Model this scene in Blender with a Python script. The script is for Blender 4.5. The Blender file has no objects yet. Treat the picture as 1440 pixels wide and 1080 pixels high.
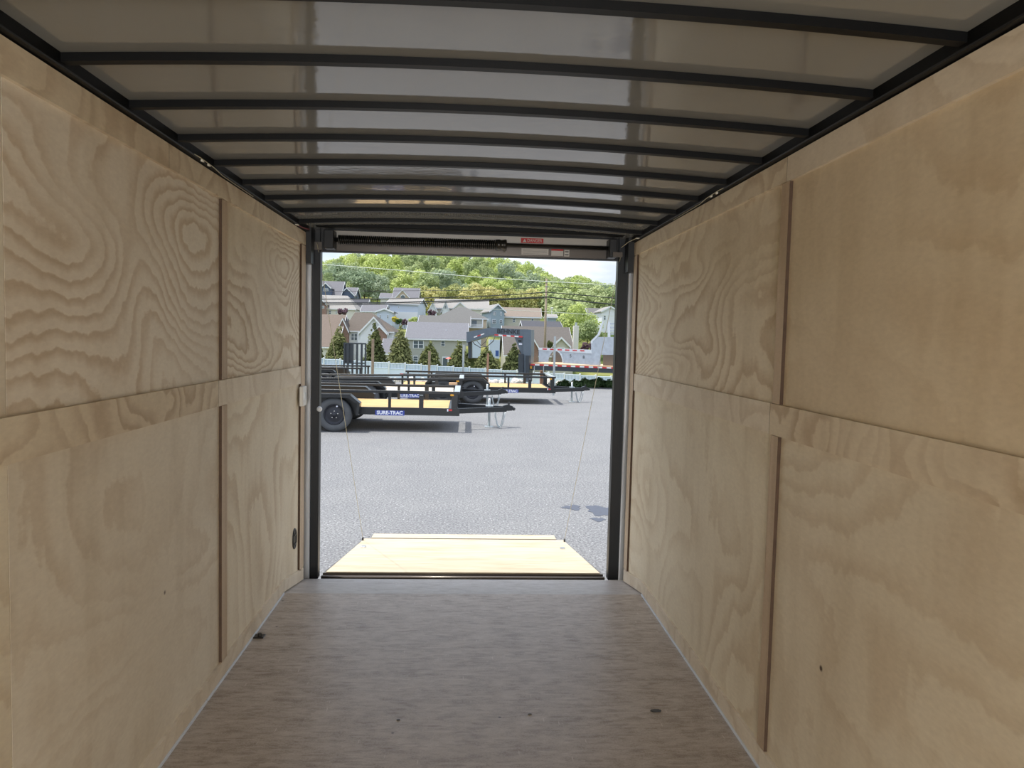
import bpy, math, random
from mathutils import Vector, Matrix
S = bpy.context.scene
COL = S.collection
R_ = math.radians
random.seed(7)

# ------------------------------------------------------------------ camera
FPX = 1051.4; CH = 1.4708
YAW, PITCH, ROLL = 0.0608, -0.0608, 0.0243
_f = Vector((math.sin(YAW)*math.cos(PITCH), math.cos(YAW)*math.cos(PITCH), math.sin(PITCH)))
_r = Vector((math.cos(YAW), -math.sin(YAW), 0)); _u = _r.cross(_f)
CR = _r*math.cos(ROLL) + _u*math.sin(ROLL); CU = -_r*math.sin(ROLL) + _u*math.cos(ROLL); CF = _f
cd = bpy.data.cameras.new('camera'); cam = bpy.data.objects.new('camera', cd); COL.objects.link(cam)
cd.sensor_width = 36; cd.lens = FPX/1440*36; cd.clip_start = .05; cd.clip_end = 2000
m = Matrix.Identity(4)
for i in range(3):
    m[i][0] = CR[i]; m[i][1] = CU[i]; m[i][2] = -CF[i]
m.translation = (0, 0, CH)
cam.matrix_world = m
S.camera = cam
def at(px, py, Y):
    "the point of the place at distance Y (metres down the trailer axis) seen at a pixel"
    d = CF + CR*((px-720)/FPX) - CU*((py-540)/FPX)
    return Vector((0, 0, CH)) + d*(Y/d.y)

# ------------------------------------------------------------------ light and view
S.view_settings.view_transform = 'Standard'; S.view_settings.look = 'None'
S.view_settings.gamma = 1; S.view_settings.use_curve_mapping = False
S.view_settings.exposure = 0.22
W = bpy.data.worlds.new('sky'); S.world = W; W.use_nodes = True
wn = W.node_tree.nodes; wl = W.node_tree.links; wn.clear()
wo = wn.new('ShaderNodeOutputWorld'); bg = wn.new('ShaderNodeBackground')
sky = wn.new('ShaderNodeTexSky'); sky.sky_type = 'NISHITA'; sky.sun_disc = False
sky.sun_elevation = R_(66); sky.sun_rotation = R_(-90); sky.air_density = 1.0; sky.dust_density = 1.6
tc = wn.new('ShaderNodeTexCoord'); mp = wn.new('ShaderNodeMapping'); mp.inputs['Scale'].default_value = (1, 1, 3.2)
mp.inputs['Location'].default_value = (.35, .1, .25)
nz = wn.new('ShaderNodeTexNoise'); nz.inputs['Scale'].default_value = 3.2; nz.inputs['Detail'].default_value = 6
nz.inputs['Roughness'].default_value = .55
cr = wn.new('ShaderNodeValToRGB'); cr.color_ramp.elements[0].position = .40; cr.color_ramp.elements[1].position = .60
nz2 = wn.new('ShaderNodeTexNoise'); nz2.inputs['Scale'].default_value = 7; nz2.inputs['Detail'].default_value = 4
cc = wn.new('ShaderNodeValToRGB')
cc.color_ramp.elements[0].position = .4; cc.color_ramp.elements[0].color = (4.3, 4.6, 5.3, 1)
cc.color_ramp.elements[1].position = .62; cc.color_ramp.elements[1].color = (7.6, 7.7, 7.8, 1)
mx = wn.new('ShaderNodeMix'); mx.data_type = 'RGBA'
wl.new(tc.outputs['Generated'], mp.inputs['Vector']); wl.new(mp.outputs[0], nz.inputs['Vector']); wl.new(mp.outputs[0], nz2.inputs['Vector'])
wl.new(nz.outputs['Fac'], cr.inputs['Fac']); wl.new(nz2.outputs['Fac'], cc.inputs['Fac'])
wl.new(cr.outputs['Color'], mx.inputs[0]); wl.new(sky.outputs['Color'], mx.inputs[6]); wl.new(cc.outputs['Color'], mx.inputs[7])
sx = wn.new('ShaderNodeSeparateXYZ'); mr = wn.new('ShaderNodeMapRange'); vm = wn.new('ShaderNodeVectorMath'); vm.operation = 'SCALE'
mr.inputs[1].default_value = .22; mr.inputs[2].default_value = .62; mr.inputs[3].default_value = 1.0; mr.inputs[4].default_value = 1.45   # overhead sky brightened, added to lift the light inside the trailer
wl.new(tc.outputs['Generated'], sx.inputs[0]); wl.new(sx.outputs['Z'], mr.inputs[0]); wl.new(mx.outputs[2], vm.inputs[0]); wl.new(mr.outputs[0], vm.inputs['Scale'])
wl.new(vm.outputs[0], bg.inputs['Color']); bg.inputs['Strength'].default_value = .175
wl.new(bg.outputs[0], wo.inputs['Surface'])
sd = bpy.data.lights.new('sun', 'SUN'); so = bpy.data.objects.new('sun', sd); COL.objects.link(so)
sd.energy = 3.9; sd.angle = R_(.5); sd.color = (1, .955, .88)
so.rotation_euler = Vector((.31, -.05, -1)).to_track_quat('-Z', 'Y').to_euler()
FILL = 112.0
ad = bpy.data.lights.new('interior_fill', 'AREA'); ao = bpy.data.objects.new('interior_fill', ad); COL.objects.link(ao)  # added fill lamp behind the camera to brighten the interior; no real source
ad.shape = 'RECTANGLE'; ad.size = 1.9; ad.size_y = 1.8; ad.energy = FILL; ad.color = (.98, .985, 1)
ao.location = (0, -3.5, 1.05); ao.rotation_euler = Vector((0, 1, 0)).to_track_quat('-Z', 'Y').to_euler()

# ------------------------------------------------------------------ materials
MATS = {}
def rgb(r, g, b):
    f = lambda c: ((c/255+.055)/1.055)**2.4 if c > 10 else c/255/12.92
    return (f(r), f(g), f(b), 1)
class N:
    "tiny node builder on one material"
    def __init__(s, name):
        s.m = bpy.data.materials.new(name); s.m.use_nodes = True; s.t = s.m.node_tree
        s.b = s.t.nodes['Principled BSDF']; s.tc = s.t.nodes.new('ShaderNodeTexCoord')
        MATS[name] = s.m
    def n(s, typ, **k):
        x = s.t.nodes.new(typ)
        for a, v in k.items():
            if a.startswith('i_'): x.inputs[a[2:].replace('_', ' ')].default_value = v
            else: setattr(x, a, v)
        return x
    def l(s, a, b): s.t.links.new(a, b)
    def map(s, scale=(1, 1, 1), loc=(0, 0, 0), rot=(0, 0, 0), src='Object'):
        x = s.n('ShaderNodeMapping'); x.inputs['Scale'].default_value = scale; x.inputs['Location'].default_value = loc; x.inputs['Rotation'].default_value = rot
        s.l(s.tc.outputs[src], x.inputs['Vector']); return x.outputs[0]
    def noise(s, vec, scale, detail=3, rough=.5, dist=0):
        x = s.n('ShaderNodeTexNoise', i_Scale=scale, i_Detail=detail, i_Roughness=rough, i_Distortion=dist); s.l(vec, x.inputs['Vector']); return x.outputs['Fac']
    def vor(s, vec, scale, feature='F1'):
        x = s.n('ShaderNodeTexVoronoi', i_Scale=scale, feature=feature); s.l(vec, x.inputs['Vector']); return x
    def math(s, op, a, b=None, c=None):
        x = s.n('ShaderNodeMath', operation=op)
        for i, v in enumerate((a, b, c)):
            if v is None: continue
            if isinstance(v, (int, float)): x.inputs[i].default_value = v
            else: s.l(v, x.inputs[i])
        return x.outputs[0]
    def ramp(s, fac, stops):
        x = s.n('ShaderNodeValToRGB'); e = x.color_ramp.elements
        while len(e) < len(stops): e.new(.5)
        for q, (p, c) in zip(e, stops): q.position = p; q.color = c
        s.l(fac, x.inputs['Fac']); return x.outputs['Color']
    def mix(s, fac, a, b, mode='MIX'):
        x = s.n('ShaderNodeMix', data_type='RGBA', blend_type=mode)
        for i, v in ((0, fac), (6, a), (7, b)):
            if isinstance(v, (int, float, tuple)): x.inputs[i].default_value = v
            else: s.l(v, x.inputs[i])
        return x.outputs[2]
    def base(s, c):
        if isinstance(c, tuple): s.b.inputs['Base Color'].default_value = c
        else: s.l(c, s.b.inputs['Base Color'])
    def set(s, rough=None, metal=None, spec=None):
        if rough is not None: s.b.inputs['Roughness'].default_value = rough
        if metal is not None: s.b.inputs['Metallic'].default_value = metal
        if spec is not None: s.b.inputs['Specular IOR Level'].default_value = spec
    def bump(s, h, strength=.2, dist=.01):
        x = s.n('ShaderNodeBump', i_Strength=strength, i_Distance=dist); s.l(h, x.inputs['Height']); s.l(x.outputs[0], s.b.inputs['Normal'])

def flat(name, c, rough=.6, metal=0, var=.06, vs=8, spec=.5):
    k = N(name); v = k.noise(k.map(), vs, 4)
    lo = tuple(x*(1-var) for x in c[:3])+(1,); hi = tuple(min(1, x*(1+var)) for x in c[:3])+(1,)
    k.base(k.ramp(v, [(.3, lo), (.7, hi)])); k.set(rough, metal, spec); return k.m

def plywood(name, seed, light, dark, rings=9, contrast=.8, sy=.9, sz=1.7, scale=1.0, knots=True):
    "rotary cut pine: contour bands of a stretched noise field, fine grain, pin knots"
    ds = lambda c, a: tuple(x*(1-a)+a*(.3*c[0]+.6*c[1]+.1*c[2]) for x in c[:3])+(1,)
    light, dark = ds(light, .2), ds(dark, .14)
    k = N(name)
    v = k.map((1, sy*scale, sz*scale), (seed*1.7, seed*3.1, seed*2.3))
    lo = k.noise(v, .95, 1.2, .4, .25)
    col = k.noise(k.map((1, 7, 1.1), (seed, 3, 0)), 1.3, 2.5, .6)          # ripples running up the sheet
    wob = k.noise(k.map((1, 9, 16), (seed, 0, 0)), 2.2, 4, .65)
    r = k.math('MULTIPLY_ADD', lo, rings, k.math('ADD', k.math('MULTIPLY', wob, .42), k.math('MULTIPLY', col, 1.15)))
    fr = k.math('FRACT', r)
    band = k.ramp(fr, [(0, (.05, .05, .05, 1)), (.38, (.12, .12, .12, 1)), (.78, (.9, .9, .9, 1)), (.90, (.9, .9, .9, 1)), (1, (.05, .05, .05, 1))])
    amt = k.math('MULTIPLY', k.ramp(k.noise(k.map((1, .8, 1.0), (seed*5, 2, 1)), 1.6, 3), [(.36, (.2, .2, .2, 1)), (.60, (1, 1, 1, 1))]), contrast)
    c = k.mix(k.math('MULTIPLY', band, amt), light, dark)
    fib = k.noise(k.map((1, 12, 30), (seed, 1, 1)), 3.0, 5, .65)
    c = k.mix(1.0, c, k.ramp(fib, [(.3, (.94, .93, .92, 1)), (.7, (1.04, 1.04, 1.04, 1))]), 'MULTIPLY')
    smear = k.noise(k.map((1, 4, .7), (seed*3, 2, 7)), 1.6, 4)
    c = k.mix(1.0, c, k.ramp(smear, [(.34, (.93, .915, .89, 1)), (.5, (1, 1, 1, 1))]), 'MULTIPLY')
    blot = k.noise(k.map((1, 1, 1), (seed*2, 4, 4)), 1.3, 4)
    c = k.mix(1.0, c, k.ramp(blot, [(.3, (.90, .875, .84, 1)), (.7, (1.04, 1.04, 1.04, 1))]), 'MULTIPLY')
    if knots:
        vo = k.vor(k.map((.01, 1.0, 1.0), (seed*7, seed, seed)), 2.3)
        kn = k.ramp(vo.outputs['Distance'], [(.012, (1, 1, 1, 1)), (.026, (0, 0, 0, 1))])
        c = k.mix(kn, c, rgb(70, 45, 25))
    k.base(c); k.set(.62, 0, .35)
    k.bump(fib, .06, .004); return k.m

PL, PD = rgb(242, 229, 206), rgb(206, 178, 138)
plywood('plywood_left_upper', 2.9, PL, PD, 25, .8, .75, 1.75, 1.0)
plywood('plywood_left_rear', 4.1, rgb(240, 224, 194), rgb(198, 165, 118), 24, .85, .9, 1.7, 1.1)
plywood('plywood_left_lower', 2.6, rgb(236, 223, 198), rgb(206, 182, 146), 16, .5, .7, 1.9, .8)
plywood('plywood_left_lower_rear', 9.4, rgb(238, 223, 192), rgb(204, 176, 134), 20, .65, .9, .9, 1.0)
plywood('plywood_right_upper', 6.2, rgb(230, 209, 170), rgb(202, 174, 130), 13, .5, .8, 1.6, .8)
plywood('plywood_right_rear', 7.7, rgb(236, 218, 184), rgb(198, 165, 118), 26, .75, .8, 2.2, 1.0)
plywood('plywood_right_lower', 3.9, rgb(232, 217, 186), rgb(206, 182, 144), 15, .5, .6, 2.2, .8)
plywood('plywood_right_lower_rear', 5.5, rgb(236, 221, 188), rgb(206, 180, 138), 20, .55, .9, 1.2, .9)
plywood('plywood_strip', 8.2, rgb(232, 214, 180), rgb(194, 164, 124), 12, .8, 1.3, 1.6, 1.6, False)
plywood('plywood_strip_pale', 3.3, rgb(236, 220, 192), rgb(206, 182, 146), 10, .6, 1.2, 1.5, 1.5, False)
plywood('batten_wood', 5.1, rgb(210, 184, 150), rgb(178, 148, 114), 6, .6, 6, .5, 1.5, False)

def osb(name, a, b, cdark):
    k = N(name)
    st = k.noise(k.map((2.2, 4, 1)), 3, 4, .6); fine = k.noise(k.map((1, 1, 1)), 150, 4, .7); mid = k.noise(k.map((14, 26, 1)), 1.5, 4, .7)
    g = k.math('ADD', k.math('MULTIPLY', st, .35), k.math('ADD', k.math('MULTIPLY', fine, .35), k.math('MULTIPLY', mid, .3)))
    c = k.ramp(g, [(.36, cdark), (.48, a), (.62, b)])
    for q, (ang, sx, sy) in enumerate(((10, 7, 40), (-18, 9, 44), (3, 6, 46), (34, 9, 36), (-43, 10, 34), (58, 12, 36))):   # single strands pressed into the board
        v = k.map((sx, sy, 1), (q*3.3, q*1.7, 0), (0, 0, R_(ang)))
        vo = k.vor(v, 1.0)
        inside = k.ramp(vo.outputs['Distance'], [(.30, (1, 1, 1, 1)), (.36, (0, 0, 0, 1))])
        r1 = k.math('GREATER_THAN', vo.outputs['Color'], .68); r2 = k.math('LESS_THAN', vo.outputs['Color'], .28)
        c = k.mix(k.math('MULTIPLY', k.math('MULTIPLY', inside, r1), .34), c, b)
        c = k.mix(k.math('MULTIPLY', k.math('MULTIPLY', inside, r2), .30), c, cdark)
    scr = k.vor(k.map((30, 4, 1), (5, 2, 0), (0, 0, R_(35))), 1.0)
    c = k.mix(k.math('MULTIPLY', k.ramp(scr.outputs['Distance'], [(.04, (1, 1, 1, 1)), (.08, (0, 0, 0, 1))]), .5), c, rgb(226, 216, 206))
    scr = k.vor(k.map((5, 34, 1), (1, 7, 0), (0, 0, R_(-28))), 1.0)
    c = k.mix(k.math('MULTIPLY', k.ramp(scr.outputs['Distance'], [(.04, (1, 1, 1, 1)), (.08, (0, 0, 0, 1))]), .4), c, rgb(226, 216, 206))
    sp = k.vor(k.map((1, 1, 1)), 5.5)
    c = k.mix(k.ramp(sp.outputs['Distance'], [(.02, (1, 1, 1, 1)), (.045, (0, 0, 0, 1))]), c, rgb(80, 72, 66))
    k.base(c); k.set(.42, 0, .5); k.bump(g, .12, .004); return k.m
osb('osb_floor', rgb(174, 160, 144), rgb(198, 186, 172), rgb(134, 116, 98))
osb('osb_tail', rgb(180, 172, 164), rgb(198, 192, 186), rgb(152, 142, 134))

k = N('ceiling_white'); v = k.noise(k.map((9, 9, 1)), 3, 3)
k.base(rgb(138, 138, 133)); k.set(.06, 0, .6); k.bump(v, .03, .01)
flat('black_paint', rgb(7, 7, 7), .5, 0, .1, 8, .2)
flat('black_frame', rgb(18, 19, 20), .45, 0, .15)
k = N('silver_liner'); k.base(rgb(226, 228, 230)); k.set(.3, .35); k.bump(k.noise(k.map((4, 4, .8)), 2.5, 2), .25, .02)
flat('white_strip', rgb(232, 238, 245), .3, .2, .03)
k = N('header_panel'); k.base(rgb(104, 97, 90)); k.set(.3, .4)
flat('spring_steel', rgb(60, 58, 54), .3, .7, .1); flat('strip_pale', rgb(178, 172, 162), .35, .2, .04)
flat('bright_steel', rgb(190, 190, 188), .3, .9, .05)
flat('ply_edge_shade', rgb(84, 64, 48), .8, 0, .15, 30)  # ply edge grain, with shade painted in for edges facing the camera
flat('cable_steel', rgb(190, 180, 148), .45, .35, .05)
flat('white_plastic', rgb(225, 222, 214), .4)
flat('sticker_white', rgb(205, 200, 192), .5)
flat('sticker_red', rgb(196, 40, 36), .5)
flat('sticker_grey', rgb(70, 68, 66), .6)
flat('clear_connector', rgb(215, 210, 195), .3)
flat('red_wire', rgb(120, 30, 28), .5)
k = N('ramp_plywood'); g = k.noise(k.map((3.2, 26, 1)), 1.6, 5, .6); g2 = k.noise(k.map((1.2, 5, 1)), 1.8, 3, .5, .4)
k.base(k.mix(.5, k.ramp(g, [(.3, rgb(174, 154, 124)), (.62, rgb(200, 188, 164))]), k.ramp(g2, [(.35, rgb(176, 157, 126)), (.6, rgb(202, 190, 166))]))); k.set(.6)
k = N('lot_gravel')
o = k.map((1, 1, 1)); a = k.noise(o, 44, 4, .75); b = k.noise(o, 1.1, 4); vv = k.vor(o, 30)
c = k.ramp(a, [(.32, rgb(77, 78, 79)), (.5, rgb(124, 125, 126)), (.68, rgb(166, 167, 167))])
c = k.mix(1.0, c, k.ramp(b, [(.3, (.93, .93, .94, 1)), (.7, (1.05, 1.05, 1.04, 1))]), 'MULTIPLY')
chip = k.ramp(k.vor(o, 17).outputs['Distance'], [(.07, (1, 1, 1, 1)), (.14, (0, 0, 0, 1))])
c = k.mix(k.math('MULTIPLY', chip, .8), c, rgb(205, 205, 202)); k.base(c); k.set(.85, 0, .2); k.bump(a, .5, .02)
flat('wet_stain', rgb(74, 78, 88), .5, 0, .15, 20)
k = N('grass_hill'); o = k.map(); a = k.noise(o, .12, 5)
k.base(k.ramp(a, [(.35, rgb(64, 80, 40)), (.5, rgb(96, 104, 56)), (.64, rgb(134, 134, 80))])); k.set(.9, 0, .1)
k = N('rock'); a = k.noise(k.map(), 3, 4); k.base(k.ramp(a, [(.3, rgb(176, 170, 160)), (.7, rgb(228, 224, 216))])); k.set(.85)
def leaf(name, a, b, c):
    k = N(name); oi = k.n('ShaderNodeObjectInfo'); v = k.noise(k.map(), .55, 3)
    col = k.ramp(k.math('ADD', k.math('MULTIPLY', v, .75), k.math('MULTIPLY', oi.outputs['Random'], .35)), [(.3, a), (.52, b), (.75, c)])
    t = k.n('ShaderNodeBsdfTranslucent'); d = k.n('ShaderNodeBsdfDiffuse'); x = k.n('ShaderNodeMixShader'); x.inputs[0].default_value = .32
    k.l(col, t.inputs['Color']); k.l(col, d.inputs['Color']); k.l(d.outputs[0], x.inputs[1]); k.l(t.outputs[0], x.inputs[2])
    k.l(x.outputs[0], k.t.nodes['Material Output'].inputs['Surface']); return k.m
leaf('leaf_bright', rgb(152, 168, 104), rgb(184, 198, 122), rgb(204, 214, 146))
leaf('leaf_green', rgb(136, 152, 108), rgb(164, 178, 128), rgb(186, 196, 146))
leaf('leaf_grey', rgb(128, 146, 118), rgb(154, 170, 140), rgb(178, 190, 162))
leaf('leaf_autumn', rgb(158, 166, 112), rgb(188, 188, 128), rgb(208, 202, 142))
leaf('leaf_cypress', rgb(94, 102, 68), rgb(120, 126, 84), rgb(146, 148, 106))
leaf('leaf_purple', rgb(92, 74, 84), rgb(114, 92, 102), rgb(130, 108, 116))
leaf('leaf_yellow', rgb(180, 172, 80), rgb(210, 200, 100), rgb(226, 216, 124))
leaf('leaf_weed', rgb(66, 90, 58), rgb(90, 116, 74), rgb(112, 134, 92))
flat('bark', rgb(96, 82, 68), .9, 0, .2)
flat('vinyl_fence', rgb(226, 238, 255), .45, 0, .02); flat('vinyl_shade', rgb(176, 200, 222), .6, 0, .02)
flat('treated_post', rgb(150, 132, 108), .85, 0, .15)
flat('cedar_post', rgb(176, 136, 110), .8, 0, .12)
flat('pole_wood', rgb(148, 134, 116), .85, 0, .15)
flat('galvanised', rgb(178, 186, 188), .4, .5, .06)
flat('wire_black', rgb(58, 60, 62), .6)
flat('wire_white', rgb(210, 216, 205), .5)
flat('tire_rubber', rgb(86, 88, 90), .8, 0, .1)
flat('rim_black', rgb(38, 40, 48), .35, 0, .1)
flat('trailer_black', rgb(38, 40, 42), .3, 0, .1)
k = N('deck_wood'); g = k.noise(k.map((1.2, 16, 1)), 1.3, 4); k.base(k.ramp(g, [(.3, rgb(176, 140, 90)), (.6, rgb(204, 172, 118))])); k.set(.7)
flat('pale_plank', rgb(214, 178, 140), .7)
flat('sign_blue', rgb(58, 74, 158), .5, 0, .03)
flat('sign_white', rgb(232, 235, 245), .5, 0, .02)
flat('amber_lens', rgb(222, 160, 40), .3); flat('red_lens', rgb(200, 60, 50), .3)
flat('neck_grey', rgb(94, 106, 116), .4, 0, .06); flat('neck_dark', rgb(52, 60, 66), .4)
flat('tape_red', rgb(206, 62, 62), .5); flat('tape_white', rgb(232, 232, 230), .5)
flat('aluminium', rgb(190, 198, 206), .42, .55, .1); flat('aluminium_bright', rgb(222, 228, 232), .4, .3, .04); flat('aluminium_dark', rgb(118, 112, 104), .7, .1)
flat('lettering_black', rgb(44, 48, 52), .6)
def siding(name, c, dz=.2):
    k = N(name); w = k.n('ShaderNodeTexWave', i_Scale=1/dz/6.28*3.14, i_Distortion=0.0, bands_direction='Z'); k.l(k.tc.outputs['Object'], w.inputs['Vector'])
    k.base(k.mix(k.math('MULTIPLY', w.outputs['Fac'], .10), c, tuple(x*.7 for x in c[:3])+(1,))); k.set(.6); return k.m
def shingle(name, c):
    k = N(name); a = k.noise(k.map((2, 2, 6)), 2.0, 4)
    k.base(k.ramp(a, [(.3, tuple(x*.88 for x in c[:3])+(1,)), (.7, tuple(min(1, x*1.1) for x in c[:3])+(1,))])); k.set(.9, 0, .2); return k.m
for nm, c in dict(sage=(172, 174, 166), skyblue=(196, 208, 224), cream=(214, 210, 196), white=(226, 230, 234), navy=(84, 98, 122), greyblue=(150, 168, 178), beige=(196, 194, 178), tan=(196, 180, 156), offwhite=(216, 214, 206)).items(): siding('siding_'+nm, rgb(*c))
for nm, c in dict(slate=(115, 116, 121), lavender=(111, 111, 115), grey=(103, 103, 101), brown=(97, 90, 83), rust=(114, 103, 94), pale=(144, 142, 138), tan=(128, 118, 108), taupe=(98, 94, 90), dark=(78, 79, 84)).items(): shingle('roof_'+nm, rgb(*c))
k = N('brick'); bk = k.n('ShaderNodeTexBrick', i_Scale=3.0, i_Mortar_Size=.02); bk.inputs['Color1'].default_value = rgb(128, 98, 86); bk.inputs['Color2'].default_value = rgb(142, 112, 98); bk.inputs['Mortar'].default_value = rgb(170, 150, 140)
k.l(k.map((1, 1, 1), (0, 0, 0), (R_(90), 0, 0)), bk.inputs['Vector']); k.base(bk.outputs['Color']); k.set(.85)
flat('house_trim', rgb(232, 236, 240), .5, 0, .02); flat('house_glass', rgb(92, 104, 112), .15, 0, .15)
flat('umbrella_red', rgb(226, 110, 100), .7); flat('bin_blue', rgb(52, 84, 150), .5); flat('shed_door', rgb(120, 120, 120), .6)

# ------------------------------------------------------------------ mesh building
ORG = {}
def org(o): return ORG.get(o.name, Vector((0, 0, 0))) if o else Vector((0, 0, 0))
class MB:
    def __init__(s): s.v = []; s.f = []; s.mi = []; s.cur = 0; s.sm = False; s.smf = []
    def add(s, vs, fs):
        o = len(s.v); s.v += [Vector(v) for v in vs]
        for f in fs: s.f.append([o+i for i in f]); s.mi.append(s.cur); s.smf.append(s.sm)
        return s
    def box(s, x0, x1, y0, y1, z0, z1, b=0):
        if b <= 0:
            return s.add([(x0,y0,z0),(x1,y0,z0),(x1,y1,z0),(x0,y1,z0),(x0,y0,z1),(x1,y0,z1),(x1,y1,z1),(x0,y1,z1)],
                         [(3,2,1,0),(4,5,6,7),(0,1,5,4),(1,2,6,5),(2,3,7,6),(3,0,4,7)])
        # bevelled box: three nested loops
        vs = []; fs = []
        def loop(z, i): return [(x0+i+c, y0+i, z) for c in (0,)]
        pts = []
        for (z, i) in ((z0, b), (z0+b, 0), (z1-b, 0), (z1, b)):
            for (x, y) in ((x0+b, y0), (x1-b, y0), (x1, y0+b), (x1, y1-b), (x1-b, y1), (x0+b, y1), (x0, y1-b), (x0, y0+b)):
                cx, cy = (x0+x1)/2, (y0+y1)/2
                xx = min(max(x, x0+i), x1-i); yy = min(max(y, y0+i), y1-i); pts.append((xx, yy, z))
        for r in range(3):
            for q in range(8):
                a = r*8+q; bb = r*8+(q+1) % 8; fs.append((a, bb, bb+8, a+8))
        fs.append(tuple(range(7, -1, -1))); fs.append(tuple(range(24, 32)))
        return s.add(pts, fs)
    def prism(s, poly, d):
        "polygon (list of 3D points) extruded along vector d"
        n = len(poly); p = [Vector(q) for q in poly]; d = Vector(d)
        nn = (p[1]-p[0]).cross(p[2]-p[1])
        if nn.dot(d) > 0: p = p[::-1]
        return s.add(p+[q+d for q in p], [tuple(range(n)), tuple(range(2*n-1, n-1, -1))]+[((i+1) % n, i, n+i, n+(i+1) % n) for i in range(n)])
    def tube(s, pts, r, n=8, closed=False, cap=True):
        pts = [Vector(p) for p in pts]; rr = r if isinstance(r, (list, tuple)) else [r]*len(pts)
        vs = []; fs = []; L = len(pts); prev = None
        for i, p in enumerate(pts):
            t = (pts[(i+1) % L]-pts[i-1]) if closed else (pts[min(i+1, L-1)]-pts[max(i-1, 0)])
            t.normalize()
            if prev is None:
                a = Vector((0, 0, 1)) if abs(t.z) < .9 else Vector((1, 0, 0)); u = t.cross(a).normalized()
            else: u = (prev-t*prev.dot(t)).normalized()
            prev = u; w = t.cross(u)
            for q in range(n):
                an = 2*math.pi*q/n; vs.append(p+(u*math.cos(an)+w*math.sin(an))*rr[i])
        for i in range(L if closed else L-1):
            for q in range(n):
                j = (i+1) % L
                fs.append((i*n+q, i*n+(q+1) % n, j*n+(q+1) % n, j*n+q))
        if cap and not closed: fs.append(tuple(range(n-1, -1, -1))); fs.append(tuple((L-1)*n+q for q in range(n)))
        return s.add(vs, fs)
    def lathe(s, c, prof, axis='Y', n=32):
        "profile [(radius, along)] turned round an axis through c"
        c = Vector(c); vs = []; fs = []
        for (r, h) in prof:
            for q in range(n):
                a = 2*math.pi*q/n; ca, sa = r*math.cos(a), r*math.sin(a)
                vs.append(c+Vector({'Y': (ca, h, sa), 'Z': (ca, sa, h), 'X': (h, ca, sa)}[axis]))
        for i in range(len(prof)-1):
            for q in range(n): fs.append((i*n+q, i*n+(q+1) % n, (i+1)*n+(q+1) % n, (i+1)*n+q))
        return s.add(vs, fs)
    def build(s, name, mats, parent=None, **props):
        if isinstance(mats, str): mats = [mats]
        me = bpy.data.meshes.new(name); o0 = org(parent)
        me.from_pydata([v-o0 for v in s.v], [], s.f)
        for q in mats: me.materials.append(MATS[q])
        me.polygons.foreach_set('material_index', s.mi); me.polygons.foreach_set('use_smooth', s.smf); me.update()
        o = bpy.data.objects.new(name, me); COL.objects.link(o)
        if parent: o.parent = parent; ORG[o.name] = o0
        for a, v in props.items(): o[a] = v
        return o
def empty(name, loc, **props):
    o = bpy.data.objects.new(name, None); COL.objects.link(o); o.location = loc; o.empty_display_size = .2
    ORG[o.name] = Vector(loc)
    for a, v in props.items(): o[a] = v
    return o
def kids(o): return [c for c in bpy.data.objects if c.parent is o]
def copy_tree(o, parent=None):
    c = o.copy(); COL.objects.link(c)
    if parent: c.parent = parent
    for ch in kids(o): copy_tree(ch, c)
    return c
def top(mb, name, mats, loc, **props):
    "one-mesh thing with its origin at loc"
    me = bpy.data.meshes.new(name); me.from_pydata([v-Vector(loc) for v in mb.v], [], mb.f)
    for q in ([mats] if isinstance(mats, str) else mats): me.materials.append(MATS[q])
    me.polygons.foreach_set('material_index', mb.mi); me.polygons.foreach_set('use_smooth', mb.smf); me.update()
    o = bpy.data.objects.new(name, me); COL.objects.link(o); o.location = loc; ORG[o.name] = Vector(loc)
    for a, v in props.items(): o[a] = v
    return o
def text_mesh(name, txt, size, origin, xdir, ydir, mat, parent, align='CENTER', squash=1.0, bold=0.0, **props):
    cu = bpy.data.curves.new(name, 'FONT'); cu.body = txt; cu.size = size; cu.align_x = align; cu.align_y = 'CENTER'; cu.extrude = .001; cu.offset = bold
    ob = bpy.data.objects.new(name+'_src', cu); COL.objects.link(ob)
    dg = bpy.context.evaluated_depsgraph_get(); me = bpy.data.meshes.new_from_object(ob.evaluated_get(dg))
    bpy.data.objects.remove(ob); bpy.data.curves.remove(cu)
    xd, yd = Vector(xdir).normalized(), Vector(ydir).normalized(); zd = xd.cross(yd); o0 = org(parent)
    for v in me.vertices: v.co = Vector(origin)+xd*(v.co.x*squash)+yd*v.co.y+zd*v.co.z-o0
    me.materials.clear(); me.materials.append(MATS[mat]); me.name = name
    o = bpy.data.objects.new(name, me); COL.objects.link(o); o.parent = parent; ORG[o.name] = o0
    for a, v in props.items(): o[a] = v
    return o

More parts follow.
